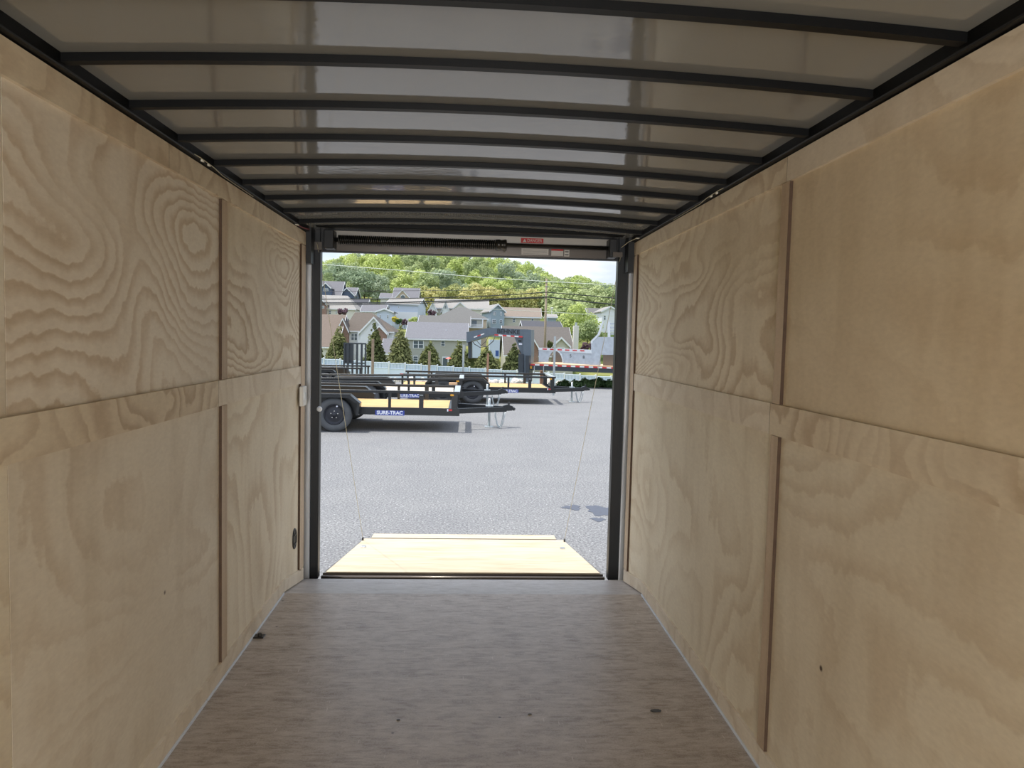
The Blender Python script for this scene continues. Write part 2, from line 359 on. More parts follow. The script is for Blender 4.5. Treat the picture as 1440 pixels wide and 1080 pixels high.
# ------------------------------------------------------------------ the trailer we stand in
A, B = 1.012, 1.048             # left / right plywood faces
D = 4.72                        # rear end of the plywood
HT, HM = 2.0915, 1.2704
YF = -3.6                       # front end behind the camera, left unwalled to admit light
TAIL = 4.22                     # floor starts to dip
G = -.45                        # level of the lot
T = .012
ST = dict(kind='structure')
mb = MB(); mb.box(-A, B, YF, TAIL, -.03, 0); fl = mb.build('floor', 'osb_floor', None, **ST)
mb = MB(); mb.prism([(-A-.02, TAIL, 0), (-A-.02, D+.08, -.106), (-A-.02, D+.08, -.122), (-A-.02, TAIL, -.03)], (A+B+.04, 0, 0)); mb.build('floor_tail', 'osb_tail', fl)
mb = MB(); mb.box(-A-.06, B+.06, YF, D+.14, -.2, -.125); mb.build('floor_frame', 'black_frame', fl)
def wall(side, x, sgn, panels):
    # sgn: direction into the room
    root = MB().box(min(x-sgn*.02, x-sgn*.05), max(x-sgn*.02, x-sgn*.05), YF, D, -.12, 2.14).build('wall_'+side, 'black_frame', None, **ST)
    for (y0, y1, z0, z1, mt) in panels:
        zt = z0
        p = MB(); x0, x1 = sorted((x-sgn*.02, x-sgn*.006))
        if z0 <= 0 and y1 > TAIL:
            p.prism([(x0, y0, z0), (x0, TAIL, 0), (x0, y1, -.1), (x0, y1, z1), (x0, y0, z1)], (x1-x0, 0, 0))
        else: p.box(x0, x1, y0, y1, z0, z1)
        p.build('plywood_panel', mt, root)
    return root
wall('left', -A, 1, [(YF, 1.715, HM-.05, 2.08, 'plywood_left_lower'), (1.718, 3.17, HM-.05, 2.08, 'plywood_left_upper'), (3.173, D, HM-.05, 2.08, 'plywood_left_rear'),
                     (YF, 1.715, 0, HM-.053, 'plywood_left_lower_rear'), (1.718, 3.17, 0, HM-.053, 'plywood_left_lower'), (3.173, D, 0, HM-.053, 'plywood_left_lower_rear')])
wall('right', B, -1, [(YF, 2.44, HM-.05, 2.08, 'plywood_right_upper'), (2.443, D, HM-.05, 2.08, 'plywood_right_rear'),
                      (YF, 2.44, 0, HM-.053, 'plywood_right_lower'), (2.443, D, 0, HM-.053, 'plywood_right_lower_rear')])
TN = [0]
def trim(mbd, mat):
    TN[0] += 1; return mbd.build('trim_%d' % TN[0], mat, None, **ST)
def strip(x, sgn, y0, y1, z0, z1, mat, t=T):
    xa, xb = sorted((x-sgn*.006, x+sgn*(t-.006))); m_ = MB().box(xa, xb, y0, y1, z0, z1); m_.mi[2] = 1; return trim(m_, [mat, 'ply_edge_shade'])
# rails: top, middle, base, and the vertical battens
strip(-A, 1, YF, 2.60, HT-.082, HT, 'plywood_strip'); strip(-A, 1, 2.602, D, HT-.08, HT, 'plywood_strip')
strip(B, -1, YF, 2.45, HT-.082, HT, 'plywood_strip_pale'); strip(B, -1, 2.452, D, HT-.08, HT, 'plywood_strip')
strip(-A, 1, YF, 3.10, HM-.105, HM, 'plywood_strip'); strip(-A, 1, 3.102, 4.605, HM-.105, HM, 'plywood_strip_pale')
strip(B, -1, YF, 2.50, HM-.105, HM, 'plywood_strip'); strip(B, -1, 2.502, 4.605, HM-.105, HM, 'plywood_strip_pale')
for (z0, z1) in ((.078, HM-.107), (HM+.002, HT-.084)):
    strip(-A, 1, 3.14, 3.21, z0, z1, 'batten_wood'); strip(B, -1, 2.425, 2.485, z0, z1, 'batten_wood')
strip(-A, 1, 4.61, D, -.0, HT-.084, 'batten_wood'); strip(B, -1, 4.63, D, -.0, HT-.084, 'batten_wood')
for x, sgn in ((-A, 1), (B, -1)):
    strip(x, sgn, YF, TAIL-.002, .009, .076, 'plywood_strip_pale')
    xa, xb = sorted((x-sgn*.006, x+sgn*(T-.006)))
    trim(MB().prism([(xa, TAIL, .009), (xa, D, -.084), (xa, D, -.008), (xa, TAIL, .076)], (xb-xa, 0, 0)), 'plywood_strip_pale')
    xa, xb = sorted((x+sgn*.001, x+sgn*.012))
    trim(MB().box(xa, xb, YF, 2.95 if sgn > 0 else 3.35, .0005, .008), 'white_strip'); trim(MB().box(xa, xb, 2.96 if sgn > 0 else 3.36, TAIL-.01, .0005, .0075), 'white_strip')
    # black top rail
    xa, xb = sorted((x-sgn*.05, x+sgn*.028))
    r = MB().box(xa, xb, YF, D-.02, HT+.004, 2.15, .003); trim(r, 'black_paint')
# ceiling: crowned glossy sheet
def crown(x): 
    u = (x-(B-A)/2)/((A+B)/2); return 2.126+.03*(1-u*u)
nx = 24; xs = [-A-.03+(A+B+.06)*i/nx for i in range(nx+1)]
mb = MB(); mb.sm = True
vs = []; fs = []
for zz in (0, .025):
    for yy in (YF, D+.15):
        vs += [(x, yy, crown(x)+zz) for x in xs]
n1 = nx+1
for i in range(nx):
    fs += [(i, n1+i, n1+i+1, i+1), (2*n1+i, 2*n1+i+1, 3*n1+i+1, 3*n1+i)]
mb.add(vs, fs); ceil = mb.build('ceiling', 'ceiling_white', None, **ST)
# roof bows
def bow(y, label):
    mb = MB(); n = 20; x0, x1 = -A+.027, B-.027; vs = []; fs = []
    for i in range(n+1):
        x = x0+(x1-x0)*i/n; u = 2*i/n-1; zb = 2.106+.03*(1-u*u); zt = crown(x)-.001
        vs += [(x, y-.014, zb), (x, y+.014, zb), (x, y+.014, zt), (x, y-.014, zt)]
    for i in range(n):
        a = 4*i
        for q in range(4): fs.append((a+q, a+4+q, a+4+(q+1) % 4, a+(q+1) % 4))
    fs += [(0, 1, 2, 3), (4*n+3, 4*n+2, 4*n+1, 4*n)]
    mb.add(vs, fs)
    return top(mb, 'roof_bow', 'black_paint', (0, y, 2.108), label=label, category='roof bow', group='black steel roof bows across the ceiling')
bl = ['black roof bow nearest the camera, along the top edge of the photo'] + [w+' black steel roof bow from the top edge of the photo' for w in ('second', 'third', 'fourth', 'fifth', 'sixth', 'seventh', 'eighth')] + ['black steel roof bow nearest the rear door opening']
for i in range(9): bow(1.5442+.3614*i, bl[i])

# rear door frame
df = MB(); YP = 4.85
def postbox(x0, x1, z0, z1, y0, y1): return MB().box(x0, x1, y0, y1, z0, z1, .003)
dr = postbox(-.995, -.942, -.125, 2.16, YP, YP+.07).build('door_1', 'black_frame', None, **ST)
postbox(.968, 1.04, -.125, 2.16, YP, YP+.07).build('door_post', 'black_frame', dr)
postbox(-1.055, -.993, -.125, 1.965, YP-.03, YP-.002).build('jamb_liner', 'silver_liner', dr)
postbox(1.035, 1.085, -.125, 1.965, YP-.03, YP-.002).build('jamb_liner', 'silver_liner', dr)
MB().box(-1.055, -.975, D+.003, YP-.031, 1.905, 2.16).build('corner_bracket', 'black_frame', dr)
MB().box(1.005, 1.085, D+.003, YP-.031, 1.91, 2.16).build('corner_bracket', 'black_frame', dr)
MB().box(-1.1, -1.03, D+.002, YP+.07, -.2, 2.19).build('outer_corner', 'black_frame', dr)
MB().box(1.065, 1.13, D+.002, YP+.07, -.2, 2.19).build('outer_corner', 'black_frame', dr)
MB().box(-.94, .966, YP+.0, YP+.05, 1.992, 2.19).build('header', 'black_frame', dr)
MB().box(-.94, .966, D-.06, D+.0, 2.125, 2.165, .004).build('header_tube', 'black_paint', dr)
MB().box(-.86, .90, YP-.006, YP-.001, 2.084, 2.125).build('header_strip', 'strip_pale', dr)
hp = MB().box(-.86, .90, YP-.006, YP-.001, 2.0, 2.083).build('header_panel', 'header_panel', dr)
MB().box(-.90, -.84, YP-.12, YP-.007, 2.0, 2.115, .004).build('spring_bracket', 'black_frame', dr)
MB().box(.885, .935, YP-.12, YP-.007, 1.998, 2.115, .004).build('spring_bracket', 'black_frame', dr)
MB().box(-1.0, -.93, YP-.02, YP-.001, 2.0, 2.05).build('gusset', 'header_panel', dr); MB().box(.905, .965, YP-.14, YP-.121, 2.0, 2.03).build('gusset', 'header_panel', dr)
kb = MB(); kb.sm = True; kb.lathe((-.938, YP-.004, .99), [(0, -.026), (.010, -.025), (.016, -.017), (.0175, -.007), (.016, 0), (0, .0)], 'Y', 20); kb.build('reflector_knob', 'house_trim', dr, label='small round white knob')
# stickers on the header panel
def sticker(x0, x1, z0, z1, mat, y=YP-.0075, par=hp, **p): return MB().box(x0, x1, y, y+.0012, z0, z1).build('sticker', mat, par, **p)
sticker(.335, .345+.165, 2.012, 2.052, 'sticker_white', label='pale instruction sticker')
for i in range(4): MB().box(.345, .50, YP-.0082, YP-.0076, 2.018+.008*i, 2.0195+.008*i).build('print_line', 'header_panel', hp)
sticker(.528, .605, 2.010, 2.042, 'sticker_white'); sticker(.528, .605, 2.0425, 2.053, 'sticker_red', label='red warning band')
sticker(.612, .645, 2.008, 2.050, 'sticker_white')
for z in (2.035, 2.016): sticker(.617, .64, z, z+.006, 'sticker_grey', YP-.0085)
ds = sticker(.33, .475, 2.086, 2.117, 'sticker_red', label='red DANGER sticker')
text_mesh('danger_lettering', 'DANGER', .028, (.418, YP-.0085, 2.1015), (1, 0, 0), (0, 0, 1), 'sticker_white', hp, squash=.85)
MB().prism([(.342, YP-.0085, 2.092), (.366, YP-.0085, 2.092), (.354, YP-.0085, 2.112)], (0, .0008, 0)).build('warning_triangle', 'sticker_white', hp)
# torsion spring
ts = empty('torsion_spring', (0, YP-.06, 2.06), label='black coiled torsion spring and shaft above the rear door opening', category='spring')
sh = MB(); sh.sm = True; sh.tube([(-.838, YP-.06, 2.062), (.884, YP-.06, 2.062)], .012, 12); sh.build('shaft', 'spring_steel', ts)
co = MB(); co.sm = True; pts = []
turns, n = 78, 10
for i in range(turns*n+1):
    a = 2*math.pi*i/n; pts.append((-.82+.985*i/(turns*n), YP-.06+.026*math.cos(a), 2.062+.026*math.sin(a)))
co.tube(pts, .0058, 5); co.build('coil', 'spring_steel', ts)
wc = MB(); wc.sm = True; wc.lathe((0, YP-.06, 2.062), [(.014, .165), (.032, .165), (.034, .185), (.034, .195), (.030, .20), (.032, .215), (.034, .22), (.034, .235), (.014, .237)], 'X', 20); wc.build('winding_cone', 'spring_steel', ts)
bt = MB(); bt.tube([(.225, YP-.06, 2.03), (.225, YP-.06, 2.02)], .006, 6); bt.build('set_screw', 'bright_steel', ts)

# ramp door
ZR0, ZR1, YR0, YR1 = -.104, -.397, 4.94, 6.84
rd = empty('ramp_door', (0, YR0, -.1), label='lowered plywood faced ramp door lying on the gravel behind the trailer floor', category='ramp door')
def rz(y): return ZR0+(ZR1-ZR0)*(y-YR0)/(YR1-YR0)
MB().prism([(-.905, YR0, ZR0), (-.905, YR1, ZR1), (-.905, YR1, ZR1-.02), (-.905, YR0, ZR0-.02)], (1.835, 0, 0)).build('ramp_panel', 'ramp_plywood', rd)
MB().prism([(-.925, YR0-.006, ZR0-.006), (-.925, YR1-.02, ZR1-.024), (-.925, YR1-.02, ZR1-.045), (-.925, YR0-.006, ZR0-.045)], (1.875, 0, 0)).build('ramp_frame', 'header_panel', rd)
MB().prism([(-.86, YR1+.13, -.424), (-.86, YR1+.31, -.434), (-.86, YR1+.31, G+.001), (-.86, YR1+.13, G+.008)], (1.74, 0, 0)).build('ramp_flap', 'ramp_plywood', rd)
MB().prism([(-.87, YR1+.002, -.415), (-.87, YR1+.128, -.432), (-.87, YR1+.128, -.444), (-.87, YR1+.002, -.43)], (1.76, 0, 0)).build('flap_hinge', 'header_panel', rd)
h = MB(); h.sm = True; h.tube([(-.93, YR0-.032, -.132), (.955, YR0-.032, -.132)], .014, 10); h.build('hinge', 'header_panel', rd)
for x in (-.905, .925):
    MB().box(x-.006, x+.006, YR1-.15, YR1-.11, rz(YR1-.1), rz(YR1-.1)+.03).build('cable_bracket', 'black_frame', rd)
for (x, y) in ((-.83, 6.2), (.84, 6.2)):
    MB().box(x-.02, x+.02, y-.02, y+.02, rz(y)-.001, rz(y)+.012, .003).build('latch_plate', 'bright_steel', rd)
for (x, xe, lb) in ((-.955, -.905, 'thin steel lift cable at the left of the door opening'), (.975, .925, 'thin steel lift cable at the right of the door opening')):
    c = MB(); c.tube([(x, YP-.055, 2.04), (x+.003, YP+.03, 1.96), (xe, YR1-.13, rz(YR1-.13)+.02)], .0019, 6)
    top(c, 'lift_cable', 'cable_steel', (x, YP, 2.04), label=lb, category='cable')
# things fixed to the walls
sw = empty('door_switch_box', (-A+.006, 4.60, 1.08), label='small pale plastic box on the left wall end batten', category='box')
MB().box(-A+.006, -A+.03, 4.565, 4.665, 1.03, 1.15, .004).build('cover', 'white_plastic', sw); MB().box(-A+.03, -A+.034, 4.60, 4.63, 1.07, 1.11).build('button', 'bright_steel', sw)
ov = empty('recessed_vent', (-A-.006, 4.51, .235), label='dark oval flow-through vent low on the left wall near the door', category='vent')
p = MB(); p.sm = True
ring = [(-A-.0045, 4.51+.042*math.cos(t*math.pi/14), .235+.058*math.sin(t*math.pi/14)) for t in range(28)]
p.tube(ring, .006, 6, True); p.build('rim', 'black_frame', ov)
MB().prism([(q[0]-.0015, q[1], q[2]) for q in ring], (.003, 0, 0)).build('recess', 'black_paint', ov)
MB().box(-A-.002, -A+.003, 4.49, 4.53, .20, .206).build('louver', 'black_frame', ov); MB().box(-A-.002, -A+.003, 4.49, 4.53, .255, .261).build('louver', 'black_frame', ov)
def wiring(x, sgn, y, label):
    e = empty('light_wiring', (x, y, HT), label=label, category='wiring')
    w = MB(); w.sm = True
    w.tube([(x, y-.25, HT+.006), (x+sgn*.008, y-.14, HT+.010), (x+sgn*.02, y-.05, HT+.006), (x+sgn*.028, y, HT+.0), (x+sgn*.022, y+.1, HT+.002), (x+sgn*.004, y+.25, HT+.004), (x, y+.7, HT+.003)], .0016, 6); w.build('wire', 'cable_steel', e)
    for q, (dy, mt) in enumerate(((-.02, 'clear_connector'), (.05, 'clear_connector'))):
        MB().box(x+sgn*.02-.004, x+sgn*.02+.004, y+dy-.008, y+dy+.008, HT-.004, HT+.004, .001).build('connector', mt, e)
wiring(-A+.012, 1, 2.86, 'dangling wire and splice connectors on the left black top rail')
wiring(B-.012, -1, 3.10, 'dangling wire and splice connectors on the right black top rail')
e = empty('light_wiring', (-A+.02, 4.45, HT), label='small red and white wire splice at the left rear roof corner', category='wiring')
MB().box(-A+.012, -A+.03, 4.40, 4.43, HT+.0, HT+.004).build('connector', 'clear_connector', e); w = MB(); w.tube([(-A+.02, 4.43, HT+.002), (-A+.035, 4.52, HT), (-A+.05, 4.6, HT+.003)], .003, 6); w.build('wire', 'red_wire', e)
e = empty('light_wiring', (B-.02, 4.5, HT), label='small wire splice at the right rear roof corner', category='wiring')
MB().box(B-.045, B-.025, 4.50, 4.525, HT+.0, HT+.004).build('connector', 'clear_connector', e); w = MB(); w.tube([(B-.04, 4.51, HT+.002), (B-.07, 4.6, HT-.01), (B-.095, 4.70, HT-.035)], .002, 6); w.build('wire', 'cable_steel', e)
fb = empty('floor_clip', (-A+.03, 3.60, 0), label='small grey metal clip on the floor along the left wall', category='clip')
MB().box(-A+.012, -A+.06, 3.58, 3.625, .0005, .006, .001).build('base_plate', 'spring_steel', fb); p = MB(); p.lathe((-A+.038, 3.60, .006), [(0, .014), (.009, .013), (.011, 0), (.011, 0)], 'Z', 8); p.build('bolt_head', 'spring_steel', fb)
random.seed(3)
for i, (px, py, sx, lb) in enumerate(((1045-125+2, 1005-5, .03, 'largest dark wood chip on the floor at lower right'), (560, 1013, .008, 'tiny dark chip on the floor left of the middle'), (745, 1005, .008, 'tiny dark chip on the floor right of the middle'))):
    d = at(px, py, 1.0)-Vector((0, 0, CH)); q = Vector((0, 0, CH))+d*(-CH/d.z)
    c = MB(); c.prism([(q.x+sx*math.cos(t)*random.uniform(.7, 1), q.y+.45*sx*math.sin(t)*random.uniform(.7, 1), .0006) for t in [0, .9, 1.7, 2.6, 3.4, 4.3, 5.4]], (0, 0, .003))
    top(c, 'wood_chip', 'sticker_grey', (q.x, q.y, 0), label=lb, category='wood chip')

# ------------------------------------------------------------------ the lot and the land beyond
top(MB().box(-60, 60, -30, 31.2, G-.1, G), 'ground', 'lot_gravel', (0, 0, G), kind='structure', label='pale grey gravel lot')
random.seed(5)
def blob(cx, cy, rx, ry, lb):
    pts = []
    for t in range(26):
        a = 2*math.pi*t/26; r = 1+.22*math.sin(3*a+cx*9)+.15*math.sin(7*a+cy*5)+random.uniform(-.08, .08)
        pts.append((cx+rx*r*math.cos(a), cy+ry*r*math.sin(a), G+.0005))
    top(MB().prism(pts, (0, 0, .003)), 'wet_stain', 'wet_stain', (cx, cy, G), label=lb, category='stain')
blob(1.24, 8.42, .10, .12, 'smaller dark wet stain on the gravel, left of the large one')
blob(1.55, 8.28, .16, .24, 'large dark wet stain on the gravel by the right door post')
blob(1.44, 7.86, .07, .08, 'small faint wet stain on the gravel in front of the large stain')
def lerp(a, b, t): return a+(b-a)*t
def pxof(p):
    d = Vector(p)-Vector((0, 0, CH)); w = d.dot(CF); return 720+FPX*d.dot(CR)/w
RIDGE = [(380, 368), (440, 364), (472, 358), (500, 351), (560, 349), (640, 351), (700, 355), (745, 363), (765, 377), (785, 388), (800, 384), (812, 379), (824, 385), (840, 393), (872, 397), (960, 404)]
def ridge_y(px):
    for (a, ya), (b, yb) in zip(RIDGE, RIDGE[1:]):
        if px <= b: return lerp(ya, yb, max(0, (px-a)/(b-a)))
    return RIDGE[-1][1]
PROF = [(31.1, -.52), (34, -.9), (50, -2.7), (80, -3.35), (100, -4.6), (118, -4.9), (140, -3.6), (160, -.8), (185, 2.8), (210, 6.6), (240, 10.5), (300, 20), (360, 31), (430, 40), (520, 46), (640, 40)]
def terr(x, y):
    for (y0, z0), (y1, z1) in zip(PROF, PROF[1:]):
        if y <= y1: z = lerp(z0, z1, max(0, (y-y0)/(y1-y0))); break
    else: z = PROF[-1][1]
    if y > 230:   # the ridge falls away to the right
        z -= min(1, (y-230)/120)*max(0, x-5)*.22*(y/430)
    if 50 < y < 150: z -= x*.035*min(1, (y-50)/25)*min(1, (150-y)/25)
    return z
mb = MB(); ys = [31.1, 32.5, 34, 38, 44, 50, 56, 62, 68, 74, 80, 90, 100, 110, 118, 126, 134, 140, 150, 160, 172, 185, 198, 210, 225, 240, 260, 280, 300, 330, 360, 395, 430, 470, 520, 580, 640]
nxx = 40; vs = []; fs = []
for y in ys:
    for i in range(nxx+1):
        x = (i/nxx-.5)*2*(40+y*.75); vs.append((x, y, terr(x, y)))
for j in range(len(ys)-1):
    for i in range(nxx): a = j*(nxx+1)+i; fs.append((a, a+1, a+nxx+2, a+nxx+1))
mb.sm = True; mb.add(vs, fs); top(mb, 'hillside', 'grass_hill', (0, 31.1, -1), kind='structure', label='grassy valley and hill')

# ------------------------------------------------------------------ utility trailers
def make_trailer(label):
    "origin on the ground under the middle of the deck front; deck runs to -x, tongue to +x"
    root = empty('utility_trailer', (0, 0, 0), label=label, category='trailer', group='black utility trailers parked in the lot')
    L, HW = 4.58, 1.0
    for s in (-1, 1):
        y = s*HW
        MB().box(-L, 0, y-.03, y+.03, .335, .485, .004).build('frame_rail', 'trailer_black', root)
        MB().box(-L, -.0, y-.03, y+.03, .77, .825, .004).build('top_rail', 'trailer_black', root)
        for x in (-.105, -.77, -1.40, -3.75, -4.5):
            w = .06 if x == -.105 else (.045 if x == -.77 else .028)
            MB().box(x-w, x+w, y-.025, y+.025, .48, .775).build('post', 'trailer_black', root)
        # wheels under a tandem fender
        f = MB(); yo = y+s*.035; yw = s*.26
        prof = [(-1.98, .34), (-1.95, .58), (-2.16, .75), (-3.62, .75), (-3.83, .58), (-3.80, .34)]
        inn = [(-2.03, .34), (-2.0, .57), (-2.18, .72), (-3.60, .72), (-3.78, .57), (-3.75, .34)]
        q = [(x, yo, z) for x, z in prof]+[(x, yo, z) for x, z in inn[::-1]]
        for i in range(5):
            f.prism([(prof[i][0], yo, prof[i][1]), (prof[i+1][0], yo, prof[i+1][1]), (inn[i+1][0], yo, inn[i+1][1]), (inn[i][0], yo, inn[i][1])], (0, yw, 0))
        fo = f.build('fender', 'trailer_black', root)
        ya, yb = sorted((yo, yo+s*.006)); MB().prism([(-2.0, ya, .34), (-1.98, ya, .57), (-2.17, ya, .735), (-3.61, ya, .735), (-3.8, ya, .57), (-3.78, ya, .34)], (0, yb-ya, 0)).build('fender_liner', 'trailer_black', fo)
        sk = MB()
        for i in range(4):   # stiffening skirt on the outer edge
            a, b = prof[i], prof[i+1]
        sk.prism([(-1.95, yo+yw-s*.012, .58), (-2.16, yo+yw-s*.012, .75), (-3.62, yo+yw-s*.012, .75), (-3.83, yo+yw-s*.012, .58), (-3.74, yo+yw-s*.012, .58), (-3.6, yo+yw-s*.012, .68), (-2.18, yo+yw-s*.012, .68), (-2.04, yo+yw-s*.012, .58)], (0, s*.012, 0)); sk.build('fender_skirt', 'trailer_black', fo)
        MB().box(-2.93, -2.85, yo+yw*.999, yo+yw+s*.012, .64, .675).build('marker_light', 'red_lens', fo) if s > 0 else MB().box(-2.93, -2.85, yo+yw+s*.012, yo+yw*.999, .64, .675).build('marker_light', 'red_lens', fo)
        for x in (-2.455, -3.315):
            wy = y+s*.05
            we = MB(); we.sm = True
            we.lathe((x, wy, .34), [(.20, 0), (.29, -.0*s), (.325, s*.02), (.34, s*.05), (.34, s*.155), (.325, s*.185), (.275, s*.20), (.215, s*.19), (.205, s*.17)], 'Y', 36)
            wo = we.build('wheel', 'tire_rubber', root)
            r = MB(); r.sm = True
            r.lathe((x, wy, .34), [(.205, s*.165), (.195, s*.185), (.185, s*.15), (.15, s*.135), (.10, s*.165), (.085, s*.165), (.05, s*.165), (.048, s*.20), (0, s*.203)], 'Y', 28); rm = r.build('rim', 'rim_black', wo)
            for k_ in range(5):
                a = 2*math.pi*k_/5+.3; ln = MB(); ln.lathe((x+.07*math.cos(a), wy+s*.16, .34+.07*math.sin(a)), [(.012, 0), (.012, s*.02), (0, s*.022)], 'Y', 6); ln.build('lug_nut', 'bright_steel', wo)
            va = MB(); va.lathe((x+.05, wy+s*.15, .34+.165), [(.016, 0), (.016, s*.03), (0, s*.032)], 'Y', 8); va.build('valve_cap', 'sign_white', wo)
    MB().box(-.12, -.0, -HW+.03, HW-.03, .775, .822, .004).build('front_top_bar', 'galvanised', root)
    MB().box(-.228, -.17, -HW+.03, HW-.03, .335, .485).build('front_beam', 'trailer_black', root)
    d = MB()
    for i in range(10):
        y0 = -.965+i*.193; d.box(-L+.02, -.23, y0+.003, y0+.19, .445, .483)
    d.build('deck', 'deck_wood', root)
    ax = MB()
    for x in (-2.455, -3.315): ax.tube([(x, -1.0, .34), (x, 1.0, .34)], .035, 8)
    ax.build('axles', 'trailer_black', root)
    t = MB()
    for s in (-1, 1):
        t.prism([(-.05, s*.66, .345), (1.0, s*.07, .345), (1.0, s*.02, .345), (-.05, s*.58, .345)], (0, 0, .105))
    tg = t.build('tongue', 'trailer_black', root)
    c = MB(); c.prism([(.92, -.07, .36), (1.12, -.05, .37), (1.14, -.05, .46), (1.02, -.06, .50), (.92, -.07, .47)], (0, .12, 0)); c.box(1.12, 1.19, -.045, .045, .37, .44, .02); c.box(1.03, 1.07, -.012, .012, .49, .55)
    c.build('coupler', 'trailer_black', root)
    dc = MB(); dc.lathe((.80, -.155, .40), [(0, -.004), (.035, -.004), (.035, 0)], 'Y', 16); dc.build('round_decal', 'sign_white', root)
    j = MB(); j.sm = True; j.tube([(.63, 0, .02), (.63, 0, .62)], .028, 10); jk = j.build('jack', 'galvanised', root)
    MB().box(.54, .72, -.09, .09, .0, .02).build('jack_foot', 'galvanised', jk); MB().box(.55, .71, -.10, .10, .452, .47).build('jack_plate', 'galvanised', jk)
    cr = MB(); cr.tube([(.63, -.0, .60), (.63, -.12, .60), (.63, -.12, .52)], .009, 6); cr.build('crank', 'galvanised', jk)
    for (x0, x1, y) in ((.74, .97, -.13), (.76, .95, .1)):
        ch = MB(); ch.sm = True; n = 14; pts = []
        for i in range(n+1):
            u = i/n; pts.append((lerp(x0, x1, u)+.0, y, .345-.335*(1-abs(2*u-1)**2.2)))
        ch.tube(pts, [.014 if i % 2 else .009 for i in range(n+1)], 6); ch.build('safety_chain', 'galvanised', root)
    # the maker's blue sign on both frame rails
    for s in (-1, 1):
        y = s*(HW+.034)
        sg = MB().box(-1.68, -1.10, min(y, y-s*.003), max(y, y-s*.003), .325, .425).build('sign', 'sign_blue', root)
        text_mesh('sign_lettering', 'SURE-TRAC', .098, (-1.39, y+s*.002, .376), (-s, 0, 0), (0, 0, 1), 'sign_white', sg, squash=1.02, bold=.004)
    MB().box(-.19, -.12, -HW-.045, -HW-.031, .735, .77, .004).build('marker_light', 'amber_lens', root)
    MB().box(-L+.02, -L+.10, -HW-.045, -HW-.031, .775, .82, .004).build('tail_light', 'red_lens', root)
    MB().box(-.22, -.15, -HW-.034, -HW-.031, .435, .47).build('small_decal', 'tape_red', root); MB().box(-.25, -.225, -HW-.034, -HW-.031, .425, .475).build('small_decal', 'sign_white', root)
    MB().box(-.80, -.735, -HW-.034, -HW-.026, .735, .75).build('pin', 'galvanised', root)
    return root
t1 = make_trailer('nearest black utility trailer, its blue sign facing the open trailer')
t1.location = (-.13, 16.05, G)
t2 = copy_tree(t1); t2.location = (-.06, 20.15, G+.045); t2.rotation_euler = (0, R_(-.9), 0); t2['label'] = 'black utility trailer parked directly behind the nearest one'
flat('pale_boards', rgb(206, 196, 180), .7)  # paler deck colour, second trailer only
for ch in kids(t2):
    if ch.name.startswith('deck'): ch.material_slots[0].link = 'OBJECT'; ch.material_slots[0].material = MATS['pale_boards']; ch['label'] = 'pale deck boards'
t3 = copy_tree(t1); t3.location = (2.63, 22.95+1.0*.0, G); t3['label'] = 'black utility trailer farthest right, standing below the red and white taped deck'
t4 = copy_tree(t1); t4.location = (-8.05, 26.2, G); t4.rotation_euler = (0, 0, math.pi); t4['label'] = 'black utility trailer at far left, carrying the slatted ramp gate'
gx0, gx1 = at(483, 500, 26.0).x, at(515, 500, 26.0).x; gz1 = at(498, 482, 26).z; gz0 = G+.5
rg = empty('ramp_gate', (gx0, 26.0, gz0), label='upright dark slatted ramp gate with a solid left half standing on the far left trailer', category='gate')
g = MB(); g.box(gx0, gx0+.05, 25.98, 26.02, gz0, gz1); g.box(gx1-.05, gx1, 25.98, 26.02, gz0, gz1); g.box(gx0+.05, gx1-.05, 25.98, 26.02, gz1-.05, gz1); g.box(gx0+.05, gx1-.05, 25.98, 26.02, gz0+.42, gz0+.46); g.build('gate_frame', 'neck_dark', rg)
for i in range(4):
    x = lerp(gx0, gx1, .2+.2*i); MB().box(x-.034, x+.034, 25.985, 26.015, gz0, gz1-.05).build('bar', 'neck_dark', rg)
MB().box(gx0+.03, gx0+.30, 26.02, 26.026, gz0+.46, gz1-.02).build('mesh_plate', 'neck_dark', rg)
pk = MB(); q = at(642, 539.5, 20.0); pk.box(q.x-.2, q.x+.12, 19.9, 20.05, q.z-.03, q.z+.03); top(pk, 'wood_block', 'pale_plank', (q.x, 20, q.z-.03), label='short pale wood block lying across the second trailer near its front', category='wood block')

# ------------------------------------------------------------------ gooseneck flatbed with an aluminium trailer on it
def YG(px): return 1/(1/30.4+(1/29.2-1/30.4)*(px-658)/214)
def gp(px, py, d=0): 
    p = at(px, py, YG(px)); return p+Vector((d*.4, d*.9, 0))
def slab(pts, d, dep, name, mat, parent, **p):
    a = [gp(x, y, d) for x, y in pts]; return MB().prism(a, (dep*.4, dep*.9, 0)).build(name, mat, parent, **p)
gn = empty('gooseneck_trailer', gp(740, 538), label='dark grey gooseneck flatbed trailer with red and white reflective tape', category='trailer')
slab([(656, 467), (690, 460.5), (693, 461), (693, 471), (690, 471.5), (656, 482)], 0, .35, 'neck', 'neck_grey', gn)
slab([(693, 461), (737, 463.3), (737, 474), (693, 471)], 0, .35, 'neck', 'neck_grey', gn)
slab([(736, 463), (747, 463.7), (747, 500), (744, 537), (736, 537)], -.03, .4, 'column', 'neck_grey', gn)
slab([(722, 473), (736, 474), (736, 507)], .08, .1, 'gusset', 'neck_grey', gn)
slab([(656, 467), (661, 466), (661, 504), (657, 504)], .12, .12, 'coupler_tube', 'neck_dark', gn)
slab([(730, 498), (737, 498), (737, 524), (730, 524)], -.1, .15, 'jack', 'neck_dark', gn); slab([(741, 500), (746, 500), (746, 530), (741, 530)], -.16, .12, 'jack', 'neck_dark', gn)
